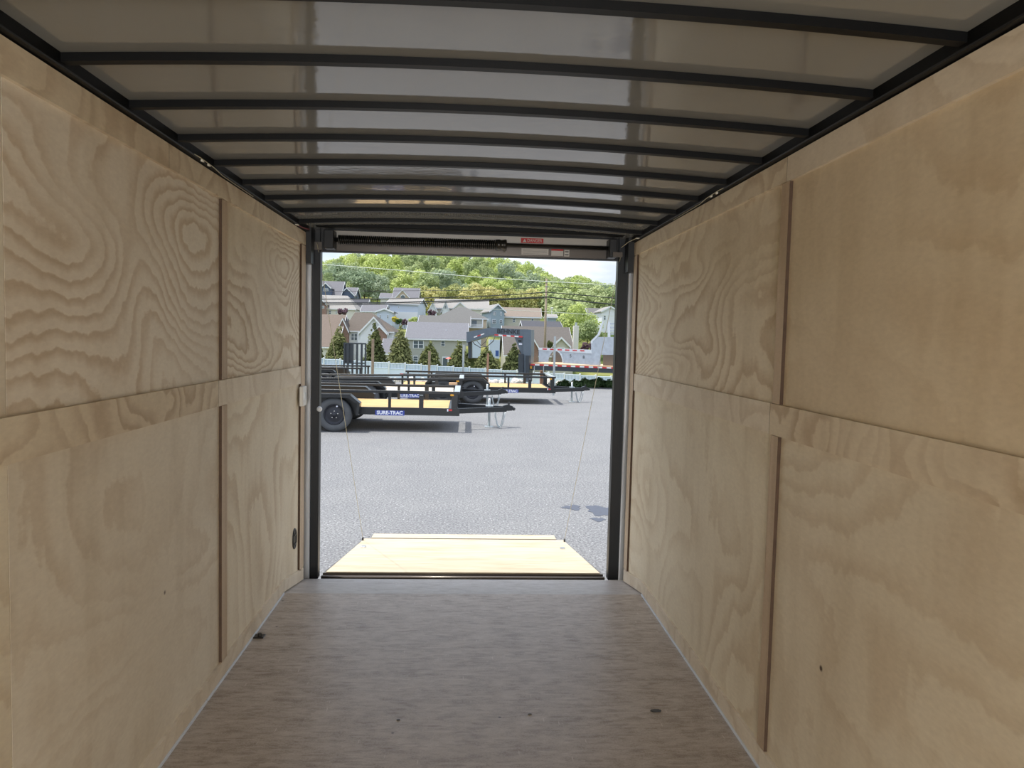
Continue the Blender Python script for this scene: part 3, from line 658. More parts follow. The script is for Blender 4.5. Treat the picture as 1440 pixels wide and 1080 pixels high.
slab([(746, 511.6), (872, 516.9), (872, 525.2), (746, 520.2)], .02, 2.2, 'deck', 'neck_dark', gn)
slab([(746, 510.5), (872, 515.8), (872, 516.9), (746, 511.6)], .04, 2.2, 'deck_boards', 'pale_plank', gn)
def tape(x0, y0, x1, y1, h, n, d, par, first):
    for i in range(n):
        a, b = i/n, (i+1)/n
        P = [(lerp(x0, x1, a), lerp(y0, y1, a)), (lerp(x0, x1, b), lerp(y0, y1, b))]
        slab([P[0], P[1], (P[1][0], P[1][1]+h), (P[0][0], P[0][1]+h)], d, .006, 'reflective_tape', ('tape_red', 'tape_white')[(i+first) % 2], par)
tape(746, 511.7, 872, 517.0, 2.0, 20, .005, gn, 0)
tape(695.5, 470, 735, 472.8, 1.9, 7, -.01, gn, 0)
tape(666.5, 473.6, 681, 468.5, 1.5, 3, -.01, gn, 1)
for (px, py, s, tx, md) in ((715, 466.5, .25, 'BEHNKE', 'lettering_black'),):
    o = gp(px, py, -.012); xd = gp(px+8, py+.42, -.012)-o
    text_mesh('maker_lettering', tx, s, o, xd, (0, 0, 1), md, gn, squash=1.0, bold=.006)
slab([(728, 478), (732.5, 478.3), (732.5, 481), (728, 480.7)], .06, .01, 'label_plate', 'lettering_black', gn); slab([(729, 482.6), (733.5, 482.8), (733.5, 485), (729, 484.8)], .06, .01, 'label_plate', 'sign_white', gn)
for x0 in (751, 764): slab([(x0, 514.5), (x0+1, 514.6), (x0+1, 524.5), (x0, 524.5)], -.02, .03, 'stake', 'galvanised', gn)
slab([(745.5, 515), (748, 515.2), (748, 518.5), (745.5, 518.5)], -.01, .03, 'marker_light', 'amber_lens', gn)
hs = MB(); hs.sm = True
hs.tube([gp(664, 478, -.05), gp(668, 484, -.05), gp(676, 488.5, -.05), gp(686, 487, -.05), gp(694, 480, -.05), gp(697, 473, -.05)], .018, 6); hs.tube([gp(670, 478, -.04), gp(677, 486, -.04), gp(684, 480, -.04), gp(687, 473, -.04)], .015, 6); hs.build('hose', 'wire_black', gn)
at2 = empty('aluminum_trailer', gp(800, 517), label='bare aluminum trailer with arched wheel opening carried on the gooseneck flatbed', category='trailer')
arcp = [(779.8+10.4*math.cos(t), 509.6-16.5*math.sin(t)) for t in [math.pi*i/10 for i in range(11)]]   # right to left
slab([(756, 490.5), (771, 491.2), (769.4, 509.4), (756, 508.8)], .15, .05, 'side_wall', 'aluminium', at2)
slab([(790, 492.2), (831, 494.2), (831, 513.4), (790.2, 510.6)], .15, .05, 'side_wall', 'aluminium', at2)
slab([(771, 491.2), (790, 492.2)]+[(x, y) for x, y in arcp[1:-1]], .15, .05, 'side_wall', 'aluminium', at2)
slab([(x, y) for x, y in arcp], .55, .02, 'wheel_well', 'aluminium_dark', at2)
for i in range(5):
    a, b = arcp[i], arcp[i+1]; slab([(a[0]+.9, a[1]-.5), (b[0]+.9, b[1]-.5), (b[0]-.3, b[1]+.3), (a[0]-.6, a[1]+.3)], .10, .05, 'arch_trim', 'aluminium_bright', at2)
slab([(756, 488.8), (831, 492.0), (831, 497.2), (756, 492.2)], .10, .05, 'top_rail', 'aluminium_bright', at2)
for i in range(6):
    x = 762+10.6*i; y = lerp(488.8, 492.0, (x-756)/75)+.9; slab([(x, y), (x+6, y+.3), (x+6, y+2.0), (x, y+1.7)], .085, .01, 'reflective_tape', 'tape_red', at2)
slab([(830, 480.5), (839, 473.8), (850, 473.8), (872, 474), (872, 499), (843, 499), (843, 514), (830, 513.4)], .13, .06, 'front_wall', 'aluminium', at2)
slab([(846, 452), (848.5, 452), (842, 471), (832.5, 480.5), (832.5, 483), (830, 483), (830, 479.5), (839.5, 470)], .08, .14, 'bulkhead_edge', 'aluminium_bright', at2)
slab([(853.5, 452), (857, 452), (857, 474), (853.5, 474)], .12, .06, 'bulkhead_post', 'aluminium_bright', at2)
for y in (454, 459.5, 464, 468.5): slab([(857, y), (872, y), (872, y+2), (857, y+2)], .14, .04, 'bulkhead_bar', 'aluminium', at2)
slab([(843, 499.2), (872, 499.2), (872, 516), (843, 514.6)], .6, .03, 'recess_wall', 'aluminium_dark', at2)
for (px, py, tx) in ((801, 500.8, '5'), (819.5, 502.6, '8')):
    o = gp(px, py, .14); text_mesh('number_lettering', tx, .17, o, gp(px+8, py+.8, .14)-o, (0, 0, 1), 'lettering_black', at2)

# ------------------------------------------------------------------ posts at the edge of the lot, rocks, low plants
def post(px, yt, yb, Y, w, mat, label, name='wood_post', cat='post', base=None):
    p = at(px, yt, Y); zb = base if base is not None else min(at(px, yb, Y).z, G+.02)
    m = MB().box(p.x-w/2, p.x+w/2, Y-w/2, Y+w/2, zb, p.z, .008); return top(m, name, mat, (p.x, Y, zb), label=label, category=cat)
post(524.5, 477, 540, 30.6, .10, 'treated_post', 'tall weathered wood post beside the slatted ramp gate', base=G)
post(604, 494, 540, 30.6, .10, 'treated_post', 'weathered wood post in front of the grey green two-storey house', base=G)
post(686.3, 497, 540, 30.6, .085, 'cedar_post', 'reddish wood post under the gooseneck hoses', base=G)
post(762, 521, 541, 31.25, .15, 'cedar_post', 'short stout brown post below the left end of the taped deck', base=-.55)
post(865.5, 524, 541, 31.25, .10, 'cedar_post', 'short brown post below the taped deck at the right', base=-.55)
for (px, yt, lb, tilt) in ((652, 485, 'pale metal stake standing behind the near trailers, left of the gooseneck coupler', 0), (780.5, 473, 'tall pale metal stake in front of the aluminum trailer', .02)):
    p = at(px, yt, 25.6); e = MB(); e.box(p.x-.035, p.x+.035, 25.58, 25.62, G, p.z); top(e, 'metal_stake', 'galvanised', (p.x, 25.6, G), label=lb, category='stake')
random.seed(11)
def rockmesh(seed):
    import bmesh
    random.seed(seed); bm = bmesh.new(); bmesh.ops.create_icosphere(bm, subdivisions=2, radius=1)
    for v in bm.verts:
        n = math.sin(v.co.x*3.1+seed)*.14+math.sin(v.co.y*4.3+seed*2)*.12+random.uniform(-.09, .09); v.co *= 1+n; v.co.z = max(v.co.z*.72, -.45)
    me = bpy.data.meshes.new('rock'); bm.to_mesh(me); bm.free(); me.materials.append(MATS['rock']); return me
RM = [rockmesh(i) for i in range(5)]
random.seed(21)
PLACED = []
for (p0, p1, n) in ((452, 530, 15), (545, 605, 14), (662, 735, 24), (768, 812, 11), (850, 868, 6)):
    for i in range(n):
        for tr_ in range(60):
            px = random.uniform(p0, p1); Y = random.uniform(31.35, 32.9); p = at(px, 535, Y); s = random.uniform(.10, .21)
            if all((p.x-a)**2+(Y-b)**2 > (1.15*(s+c))**2 for a, b, c in PLACED): break
        else: continue
        PLACED.append((p.x, Y, s))
        o = bpy.data.objects.new('rock', RM[i % 5]); COL.objects.link(o); o.location = (p.x, Y, G-.05-max(0, Y-31.9)*.04+s*.35); o.scale = (s*1.15, s, s*random.uniform(1.0, 1.5)); o.rotation_euler = (0, 0, random.random()*6)
        o['label'] = 'pale riprap rock along the far edge of the gravel lot'; o['category'] = 'rock'; o['group'] = 'pale riprap rocks along the lot edge'

# ------------------------------------------------------------------ foliage
def leaves(seed, lumps, n, size, trunk=None, upb=.25):
    "leaf cards on the skins of overlapping lumps (x, y, z, r, vertical stretch)"
    rnd = random.Random(seed); mb = MB(); tot = sum(l[3]**2 for l in lumps)
    for (cx, cy, cz, r, st) in lumps:
        for _ in range(int(n*r*r/tot)):
            while True:
                d = Vector((rnd.gauss(0, 1), rnd.gauss(0, 1), rnd.gauss(0, 1)))
                if d.length > .1: break
            d.normalize(); rr = r*(rnd.uniform(.62, 1.05)); p = Vector((cx+d.x*rr, cy+d.y*rr, cz+d.z*rr*st))
            nn = (d+Vector((rnd.uniform(-.7, .7), rnd.uniform(-.7, .7), rnd.uniform(-.7, .7)+upb))).normalized()
            a = nn.cross(Vector((rnd.uniform(-1, 1), rnd.uniform(-1, 1), rnd.uniform(-1, 1)))).normalized(); b = nn.cross(a); s = size*rnd.uniform(.6, 1.3)
            mb.add([p-a*s*.5, p+b*s*.32, p+a*s*.5, p-b*s*.32], [(0, 1, 2, 3)])
    return mb
def plant(name, cat, label, loc, lumps, n, size, mat, seed, trunk=None, group=None):
    e = empty(name, loc, label=label, category=cat)
    if group: e['group'] = group
    L = [(x+loc[0], y+loc[1], z+loc[2], r, s) for x, y, z, r, s in lumps]
    leaves(seed, L, n, size).build('foliage', mat, e)
    if trunk:
        t = MB(); t.sm = True; h, r = trunk; t.tube([(loc[0], loc[1], loc[2]-.5), (loc[0], loc[1], loc[2]+h*.5), (loc[0]+r*.5, loc[1], loc[2]+h)], [r, r*.75, r*.35], 8); t.build('trunk', 'bark', e)
    return e
def crown_lumps(seed, R, H, k_=11):
    rnd = random.Random(seed); L = [(0, 0, H*.62, R*.72, 1.05)]
    for i in range(k_):
        a = rnd.random()*6.28; q = rnd.uniform(.35, .75)*R; L.append((q*math.cos(a), q*math.sin(a), H*rnd.uniform(.36, .88), R*rnd.uniform(.30, .48), .85))
    L.append((0, 0, H*.9, R*.36, .9)); return L
random.seed(31)
KIND = [('leaf_bright', 'bright yellow-green leafy tree on the wooded hillside', 'bright yellow-green hillside trees'), ('leaf_green', 'mid green leafy tree on the wooded hillside', 'mid green hillside trees'), ('leaf_grey', 'dull grey-green leafy tree on the wooded hillside', 'dull grey-green hillside trees')]
PROTO = []
for ki, (mt, lb, gr) in enumerate(KIND):
    for v in range(2):
        PROTO.append((ki, plant('leafy_tree', 'tree', lb, (0, 0, 0), crown_lumps(40+ki*5+v, 5.2, 13.5, 12), 2100, .85, mt, 60+ki*7+v, (9, .28), gr)))
used = set()
rows = [(236, 5.4, -55, 57), (254, 5.6, -58, 61), (274, 5.8, -62, 66), (296, 6.1, -66, 71), (320, 6.5, -71, 77), (346, 6.9, -76, 83), (374, 7.3, -82, 90), (404, 7.8, -88, 97), (434, 8.2, -94, 104)]
for ri, (Y, sp, xa, xb) in enumerate(rows):
    x = xa+random.random()*sp
    while x < xb:
        yy = Y+random.uniform(-7, 7)
        w = math.sin(x*.09+ri*1.3)+math.sin(x*.23+ri*.7)+random.uniform(-1, 1)
        if ri >= 3: w += .8
        ki = 0 if w > .55 else (1 if w > -.5 else 2)
        pi_ = ki*2+random.randint(0, 1); pr = PROTO[pi_][1]
        if pi_ in used: o = copy_tree(pr)
        else: o = pr; used.add(pi_)
        s = random.uniform(.62, .95)*(1.0+.025*ri)
        hz = s*random.uniform(.9, 1.12); px = pxof((x, yy, 20)); lim = at(px, ridge_y(px)+random.uniform(0, 5), yy).z   # no crown above the crest of the wood
        o.location = (x, yy, min(terr(x, yy)-.6, lim-14.6*hz)); o.scale = (s*random.uniform(.9, 1.1),)*2+(hz,); o.rotation_euler = (0, 0, random.random()*6.28)
        x += sp*random.uniform(.75, 1.2)
for pi_, (ki, pr) in enumerate(PROTO):
    if pi_ not in used: pr.location = (0, 300, terr(0, 300))
# yellowing trees behind the middle houses
AU = plant('leafy_tree', 'tree', 'yellowing tree in the row just behind the middle houses', (0, 0, 0), crown_lumps(71, 4.6, 9.5, 11), 1900, .72, 'leaf_autumn', 91, (6, .22), 'yellowing trees behind the middle houses')
first = True
for (px, py) in ((596, 414), (612, 416), (627, 418), (640, 412), (655, 418), (668, 410), (676, 420), (690, 415), (704, 424), (718, 418), (733, 421), (748, 418)):
    Y = random.uniform(222, 232); p = at(px, py-9, Y); o = AU if first else copy_tree(AU); first = False
    s = random.uniform(.85, 1.1); o.location = (p.x, Y, p.z-9.5*s*.95); o.scale = (s, s, s); o.rotation_euler = (0, 0, random.random()*6)
GR = plant('leafy_tree', 'tree', 'green tree standing among the upper houses at the right', (0, 0, 0), crown_lumps(75, 4.8, 11, 12), 2000, .75, 'leaf_green', 95, (6, .22), 'green trees among the upper houses at the right')
first = True
for (px, py, Y, s) in ((780, 404, 225, 1.25), (798, 412, 205, 1.25), (792, 436, 188, 1.1), (818, 410, 215, 1.1), (842, 405, 225, 1.15), (862, 412, 225, 1.1), (790, 424, 190, 1.0)):
    p = at(px, py, Y); o = GR if first else copy_tree(GR); first = False
    o.location = (p.x, Y, p.z-11*s*.95); o.scale = (s, s, s); o.rotation_euler = (0, 0, random.random()*6)
p = at(812, 424, 150); zt = p.z
plant('leafy_tree', 'tree', 'bright lime green tree right of the utility pole, above the chimney', (p.x, 150, zt-9.2), [(0, 0, 6.5, 2.6, .9), (-2.2, 0, 5.4, 1.9, .8), (2.4, 0, 5.6, 2.0, .8), (0, -1, 7.8, 1.5, .8), (3.9, 0, 4.4, 1.5, .8), (-1, -1, 4.2, 2, .8), (1.6, -1, 3.6, 2, .8)], 2400, .5, 'leaf_bright', 111, (5, .2))
p = at(827, 447, 138)
plant('leafy_tree', 'tree', 'round dark green tree below the lime green one, above the purple tree', (p.x, 138, p.z-5.8), [(0, 0, 3.4, 2.1, .95), (-1.3, 0, 2.6, 1.4, .9), (1.5, 0, 2.6, 1.5, .9), (.2, -.8, 4.4, 1.3, .8)], 1800, .42, 'leaf_green', 113, (3, .15))
def shrub(px, yt, yb, w, Y, mat, label, seed, name='shrub', cat='shrub', n=900, size=.3):
    a = at(px, yt, Y); b = at(px, yb, Y); H = a.z-b.z; r = w*Y/FPX/2; rnd = random.Random(seed)
    L = []
    for _ in range(16):
        u = rnd.uniform(-.8, .8); L.append((u*r, rnd.uniform(-.4, .4)*r, H*rnd.uniform(.08, .85-.35*abs(u)), r*rnd.uniform(.24, .38), rnd.uniform(.8, 1.3)))
    return plant(name, cat, label, (b.x, Y, b.z), L, n, size, mat, seed, (H*.5, .06))
shrub(483, 431, 443, 15, 142, 'leaf_purple', 'dark purple shrub against the pale house at upper left', 121)
shrub(607, 434, 446, 12, 165, 'leaf_purple', 'dark purple tree right of the sky blue house', 122)
shrub(827, 474, 497, 23, 121, 'leaf_purple', 'purple leaved tree right of the tall chimney', 123, 'leafy_tree', 'tree')
shrub(556, 443.5, 452, 10, 143, 'leaf_yellow', 'yellow topped shrub beside the small blue house wing', 124)
shrub(562, 447, 456, 12, 142, 'leaf_weed', 'dark green shrub below the yellow topped one', 125)
shrub(582, 445, 454.5, 15, 140, 'leaf_bright', 'light green shrub behind the slate roof of the grey green house', 126)
shrub(569, 448, 457, 8, 141, 'leaf_purple', 'small dusty pink shrub beside the slate roof', 127)
shrub(773, 474, 490, 8, 104, 'leaf_cypress', 'small dark evergreen at the foot of the utility pole', 128, 'evergreen_shrub')
def cone_tree(px, yt, yb, w, Y, label, seed):
    a = at(px, yt, Y); b = at(px, yb, Y); H = a.z-b.z; r = w*Y/FPX/2*1.12; rnd = random.Random(seed); L = []
    for i in range(26):
        u = (i+.5)/26; rr = r*(1-u)**.8*1.0+.06
        for q in range(4 if u < .75 else 2):
            an = rnd.random()*6.28; L.append((rr*.55*math.cos(an), rr*.55*math.sin(an), H*u*.97, max(rr*.6, .16), 1.15))
    return plant('arborvitae', 'evergreen tree', label, (b.x, Y, b.z), L, 6000, .34, 'leaf_cypress', seed, (H*.6, .1))
ct = [(447, 478, 522, 20, 'dark conical evergreen half hidden by the left door post'), (476, 456, 523, 38, 'tall conical evergreen left of the slatted ramp gate'), (526, 452, 524, 32, 'narrow tall conical evergreen right behind the weathered wood post'),
      (562.5, 455, 526, 37, 'broad conical evergreen left of the grey green house'), (604, 478, 528, 36, 'shorter conical evergreen in front of the middle of the grey green house'), (645, 478, 530, 33, 'conical evergreen at the right corner of the grey green house'),
      (684, 487, 532, 40, 'wide low conical evergreen below the gooseneck hoses'), (722, 481, 534, 34, 'conical evergreen behind the gooseneck gusset')]
for i, (px, yt, yb, w, lb) in enumerate(ct): cone_tree(px, yt, yb, w, 84, lb, 140+i)
WD = None
for (px, py, s) in ((797, 541, .9), (812, 541, 1), (826, 539, 1.2), (838, 538, 1.3), (848, 541, 1.1), (858, 543, 1.1)):
    p = at(px, py, 30.4)
    if WD is None:
        WD = plant('weed_clump', 'weeds', 'low dark green weed clump along the far edge of the gravel, right side', (0, 0, 0), [(0, 0, .12, .22, .8), (.25, 0, .1, .2, .7), (-.25, 0, .1, .2, .7), (.05, -.1, .2, .15, .8)], 700, .09, 'leaf_weed', 161, None, 'dark green weed clumps along the lot edge'); o = WD
    else: o = copy_tree(WD)
    o.location = (p.x, 30.4+random.uniform(-.2, .3), G); o.scale = (s, s, s); o.rotation_euler = (0, 0, random.random()*6)

# ------------------------------------------------------------------ white vinyl fence
fz = lambda x: lerp(at(450, 503.5, 80).z, at(866, 530, 80).z, (x-at(450, 503.5, 80).x)/(at(866, 530, 80).x-at(450, 503.5, 80).x))
fe = empty('vinyl_fence', (0, 80, fz(0)-1.83), label='long white vinyl privacy fence behind the lot', category='fence')
x0 = at(456, 503, 80).x-1.72*2; sp = 1.705
for i in range(24):
    x = x0+i*sp; z = fz(x); zz = fz(x+sp)
    MB().box(x-.085, x+.085, 79.86, 80.07, z-1.95, z+.10, .01).build('post', 'house_trim', fe)  # posts coloured lighter than the panels to stand in for sun on them
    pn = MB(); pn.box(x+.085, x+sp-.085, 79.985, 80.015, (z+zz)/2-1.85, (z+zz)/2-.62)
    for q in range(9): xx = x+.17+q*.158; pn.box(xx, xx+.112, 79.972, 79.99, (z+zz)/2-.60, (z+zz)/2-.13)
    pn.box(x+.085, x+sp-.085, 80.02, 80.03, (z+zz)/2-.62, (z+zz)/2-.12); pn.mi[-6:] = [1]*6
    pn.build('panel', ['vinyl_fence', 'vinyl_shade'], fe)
    MB().box(x+.07, x+sp-.07, 79.95, 80.05, (z+zz)/2-.13, (z+zz)/2-.03, .01).build('rail', 'vinyl_fence', fe); MB().box(x+.07, x+sp-.07, 79.95, 80.05, (z+zz)/2-.70, (z+zz)/2-.59, .01).build('rail', 'vinyl_fence', fe)

# ------------------------------------------------------------------ utility pole and lines
pp = at(768.5, 392, 100); pb = Vector((at(766, 500, 100).x, 100, terr(6, 100)))
up = MB(); up.sm = True; up.tube([pb, pp], [.19, .13], 12); uo = empty('utility_pole', pb, label='tall brown wooden utility pole in front of the houses', category='pole')
up.build('pole', 'pole_wood', uo)
for py in (397, 403): q = at(768.7, py, 100); MB().box(q.x-.17, q.x+.17, 99.82, 100.18, q.z-.04, q.z+.04).build('band', 'galvanised', uo)
def wire(pts, mat, label, r):
    c = MB(); c.sm = True; P = []
    for (a, b) in zip(pts, pts[1:]):
        for i in range(8): P.append(at(lerp(a[0], b[0], i/8), lerp(a[1], b[1], i/8), lerp(a[2], b[2], i/8)))
    P.append(at(*pts[-1])); c.tube(P, r, 5); top(c, 'overhead_wire', mat, P[0], label=label, category='wire')
for pts, mat, lb, r in [
    ([(430, 370, 99.7), (560, 380, 99.7), (675, 390, 99.7), (769, 396, 99.7), (872, 401.5, 99.7)], 'wire_white', 'highest pale overhead wire, crossing the wooded hillside', .045),
    ([(430, 410, 99.7), (560, 409, 99.7), (675, 408, 99.7), (769, 403.5, 99.7), (830, 406, 99.7)], 'wire_black', 'thin dark overhead wire just above the black cables', .03),
    ([(430, 421, 99.7), (560, 420, 99.7), (675, 417, 99.7), (769, 411, 99.7), (830, 416, 99.7), (872, 420, 99.7)], 'wire_black', 'upper black overhead cable tied to the utility pole', .06),
    ([(430, 426, 99.7), (540, 426, 99.7), (675, 422, 99.7), (769, 417.5, 99.7), (830, 425, 99.7), (872, 429, 99.7)], 'wire_black', 'thick lower black overhead cable tied to the utility pole', .085),
    ([(430, 429, 99.7), (560, 428, 99.7), (675, 423.5, 99.7), (769, 419, 99.7)], 'wire_black', 'black cable sagging just below the thickest one, left of the pole', .05),
    ([(672, 434, 99.7), (769, 438.5, 99.7), (872, 445, 99.7)], 'wire_white', 'lowest pale wire passing in front of the houses at the right', .03)]: wire(pts, mat, lb, r)
sl = at(776, 433, 170); se = empty('street_lamp', (sl.x, 170, terr(sl.x, 170)), label='slim pale street lamp just right of the utility pole', category='lamp')
q = MB(); q.tube([(sl.x, 170, terr(sl.x, 170)), (sl.x, 170, sl.z-.5)], .09, 8); q.build('pole', 'wire_white', se); q = MB(); q.lathe((sl.x, 170, sl.z-.5), [(.1, 0), (.45, .5), (.35, .55), (0, .6)], 'Z', 12); q.build('lamp_head', 'wire_white', se)

# ------------------------------------------------------------------ houses
def window(root, xa, xb, za, zb, y, mull=1, name='window'):
    f = MB().box(xa, xb, y-.08, y+.02, za, zb, .01).build(name, 'house_trim', root); t = .10 if xb-xa > .8 else .07
    p = MB(); n = mull; w = (xb-xa-t*(n+1))/n; zm = (za+zb)/2
    for i in range(n):
        x = xa+t+i*(w+t); p.box(x, x+w, y-.09, y-.075, za+t, zm-.03); p.box(x, x+w, y-.09, y-.075, zm+.03, zb-t)
    p.build('pane', 'house_glass', f)
def house(label, Y, xl, xr, yb, ye, yr, depth, style, wm, rm, rot=0, ov=.35, ridge=None, wins=(), cat='house', name='house', base_drop=1.5):
    xc = (xl+xr)/2; x0, x1 = at(xl, ye, Y).x, at(xr, ye, Y).x; ze = at(xc, ye, Y).z; zb = at(xc, yb, Y).z-base_drop; cx = (x0+x1)/2; yc = Y+depth/2
    root = empty(name, (cx, yc, zb), label=label, category=cat)
    zr = at(xc, yr, Y if style == 'y' else yc).z; y0, y1 = Y, Y+depth; t = .18
    wmb = MB().box(x0, x1, y0, y1, zb, ze)
    r = MB()
    if style == 'x':
        for x in (x0, x1-.01): wmb.prism([(x, y0, ze), (x, y1, ze), (x, yc, zr-.02)], (.01, 0, 0))
        k_ = (zr-ze)/(depth/2)
        for s in (0, 1):
            ya = y0-ov if s == 0 else y1+ov
            r.prism([(x0-ov, ya, ze-ov*k_+.02), (x1+ov, ya, ze-ov*k_+.02), (x1+ov, yc, zr+.02), (x0-ov, yc, zr+.02)], (0, 0, t))
        tr = MB()
        for x in (x0-ov-.03, x1+ov): 
            for ya in (y0-ov, y1+ov): tr.prism([(x, ya, ze-ov*k_-.06), (x, yc, zr-.06), (x, yc, zr+t+.03), (x, ya, ze-ov*k_+t+.04)], (.03, 0, 0))
        tr.box(x0-ov, x1+ov, y0-ov-.03, y0-ov, ze-ov*k_-.05, ze-ov*k_+.16)
    elif style == 'y':
        for y in (y0, y1-.01): wmb.prism([(x0, y, ze), (x1, y, ze), (cx, y, zr-.02)], (0, .01, 0))
        k_ = (zr-ze)/((x1-x0)/2)
        for s in (-1, 1):
            xa = x0-ov if s < 0 else x1+ov
            r.prism([(xa, y0-ov, ze-ov*k_+.02), (xa, y1+ov, ze-ov*k_+.02), (cx, y1+ov, zr+.02), (cx, y0-ov, zr+.02)], (0, 0, t))
        tr = MB()
        for s in (-1, 1):
            xa = x0-ov if s < 0 else x1+ov
            tr.prism([(xa, y0-ov-.03, ze-ov*k_-.1), (cx, y0-ov-.03, zr-.1), (cx, y0-ov-.03, zr+t+.03), (xa, y0-ov-.03, ze-ov*k_+t+.04)], (0, .03, 0))
    else:
        ra, rb = at(ridge[0], yr, yc).x, at(ridge[1], yr, yc).x
        e = [Vector(q) for q in ((x0-ov, y0-ov, ze), (x1+ov, y0-ov, ze), (x1+ov, y1+ov, ze), (x0-ov, y1+ov, ze))]; a, b = Vector((ra, yc, zr)), Vector((rb, yc, zr)); d = Vector((0, 0, t))
        r.add(e+[a, b], [(0, 1, 5, 4), (1, 2, 5), (2, 3, 4, 5), (3, 0, 4), (3, 2, 1, 0)])
        tr = MB().box(x0-ov, x1+ov, y0-ov-.03, y0-ov, ze-.16, ze+.02)
    wmb.build('wall', wm, root); r.build('roof', rm, root); tr.build('trim', 'house_trim', root)
    for w in wins: window(root, at(w[0], w[2], Y).x, at(w[1], w[2], Y).x, at(w[0], w[3], Y).z, at(w[0], w[2], Y).z, Y, w[4] if len(w) > 4 else 1)
    root.rotation_euler = (0, 0, R_(rot)); return root
def wing(root, Y, xl, xr, yb, ye, ya, depth, wm, rm, wins=(), arch=None, gable=None, ov=.3, name='gable_wing'):
    "gabled wing facing the lot, part of a house"
    xc = (xl+xr)/2; x0, x1 = at(xl, ye, Y).x, at(xr, ye, Y).x; cx = (x0+x1)/2; ze = at(xc, ye, Y).z; za = at(xc, ya, Y).z; zb = at(xc, yb, Y).z
    w = MB(); w.box(x0, x1, Y, Y+depth, zb, ze)
    w.prism([(x0, Y, ze), (x1, Y, ze), (cx, Y, za)], (0, depth, 0)); wo = w.build(name, wm, root); k_ = (za-ze)/((x1-x0)/2)
    r = MB(); t = MB()
    for s in (-1, 1):
        xa = x0-ov if s < 0 else x1+ov
        r.prism([(xa, Y-ov, ze-ov*k_+.02), (xa, Y+depth, ze-ov*k_+.02), (cx, Y+depth, za+.02), (cx, Y-ov, za+.02)], (0, 0, .16))
        t.prism([(xa, Y-ov-.03, ze-ov*k_-.12), (cx, Y-ov-.03, za-.12), (cx, Y-ov-.03, za+.2), (xa, Y-ov-.03, ze-ov*k_+.2)], (0, .03, 0))
    r.build('wing_roof', rm, wo); t.build('wing_trim', 'house_trim', wo)
    for q in wins: window(wo, at(q[0], q[2], Y).x, at(q[1], q[2], Y).x, at(q[0], q[3], Y).z, at(q[0], q[2], Y).z, Y, q[4] if len(q) > 4 else 1)
    return wo
# row nearest the lot
h1 = house('house at the far left with a large reddish brown roof sloping to the lot', 112, 420, 472, 512, 487, 443.5, 15, 'x', 'siding_offwhite', 'roof_rust')
h2 = house('brown hip roofed house with brick and white gables behind the left evergreens', 118, 486, 552, 512, 466, 439.8, 13, 'hip', 'siding_white', 'roof_brown', ridge=(499, 523), wins=[(493.5, 503, 468.5, 479, 2)])
wing(h2, 116.6, 506.5, 544.5, 512, 467.5, 447, 8, 'siding_white', 'roof_taupe'); wing(h2, 116.1, 523, 543.5, 512, 469, 458.8, 1.5, 'brick', 'roof_taupe', ov=.15, name='brick_gable'); wing(h2, 116.8, 474, 489.5, 512, 465, 449, 6, 'brick', 'roof_taupe', ov=.15, name='brick_gable')
c = MB()
for px in (488, 505): q = at(px, 480, 117.2); c.box(q.x-.2, q.x+.2, 117.0, 117.4, at(px, 512, 117).z, at(px, 466, 117).z)
c.build('porch_column', 'house_trim', h2)
house('low lavender roofed garage between two tall evergreens', 106, 538, 560, 514, 497, 478, 8, 'x', 'siding_beige', 'roof_lavender', name='garage', cat='garage')
h3 = house('grey green two-storey house with a smooth slate roof behind the evergreens', 118, 573, 655.5, 528, 476.5, 455, 10, 'x', 'siding_sage', 'roof_slate', wins=[(581, 596, 478.2, 490, 2), (620, 626, 479.2, 487), (581, 588, 500.5, 507.5), (581, 588, 507.5, 516)])
MB().box(at(622, 502, 118).x, at(631, 502, 118).x, 117.93, 118.0, at(622, 520, 118).z, at(622, 501.5, 118).z).build('door_frame', 'house_trim', h3); MB().box(at(623, 502, 118).x, at(629.5, 502, 118).x, 117.9, 117.95, at(622, 520, 118).z, at(622, 503, 118).z).build('patio_door', 'house_glass', h3)
for (px, y0_, y1_, w, mt) in ((627.6, 463.5, 468.5, .1, 'house_trim'), (628, 467, 469.5, .16, 'roof_dark'), (617, 466.5, 469, .16, 'roof_dark')):
    q = at(px, y1_, 120.5); MB().box(q.x-w, q.x+w, 120.4, 120.6, q.z-.3, at(px, y0_, 120.5).z).build('roof_vent', mt, h3)
q = at(627.3, 502, 114); um = empty('patio_umbrella', (q.x+.5, 114, at(627, 524, 114).z), label='small salmon red patio umbrella at the back of the grey green house', category='umbrella')
u_ = MB(); u_.lathe((q.x+.5, 114, q.z-.28), [(.62, 0), (.3, .16), (0, .3)], 'Z', 10); u_.build('canopy', 'umbrella_red', um); u_ = MB(); u_.tube([(q.x+.5, 114, at(627, 524, 114).z), (q.x+.5, 114, q.z)], .03, 6); u_.build('pole', 'house_trim', um)
h12 = house('long low house with a taupe brown roof and a tall chimney behind the utility pole', 112, 711, 806, 522, 500, 461, 16, 'x', 'siding_beige', 'roof_taupe')
wing(h12, 109, 735, 757, 518, 489, 471, 8, 'brick', 'roof_taupe', name='brick_gable'); wing(h12, 111.3, 778, 800, 505, 486, 475.5, 5, 'siding_beige', 'roof_taupe', wins=[(784, 794, 488.5, 494, 1)])
q0, q1 = at(806.5, 458, 113.5), at(813.5, 458, 113.5); MB().box(q0.x, q1.x, 113, 114, at(810, 510, 113).z, q0.z, .02).build('chimney', 'siding_offwhite', h12); MB().box(lerp(q0.x, q1.x, .3), lerp(q0.x, q1.x, .7), 113.3, 113.7, q0.z, q0.z+.5).build('chimney_cap', 'galvanised', h12)
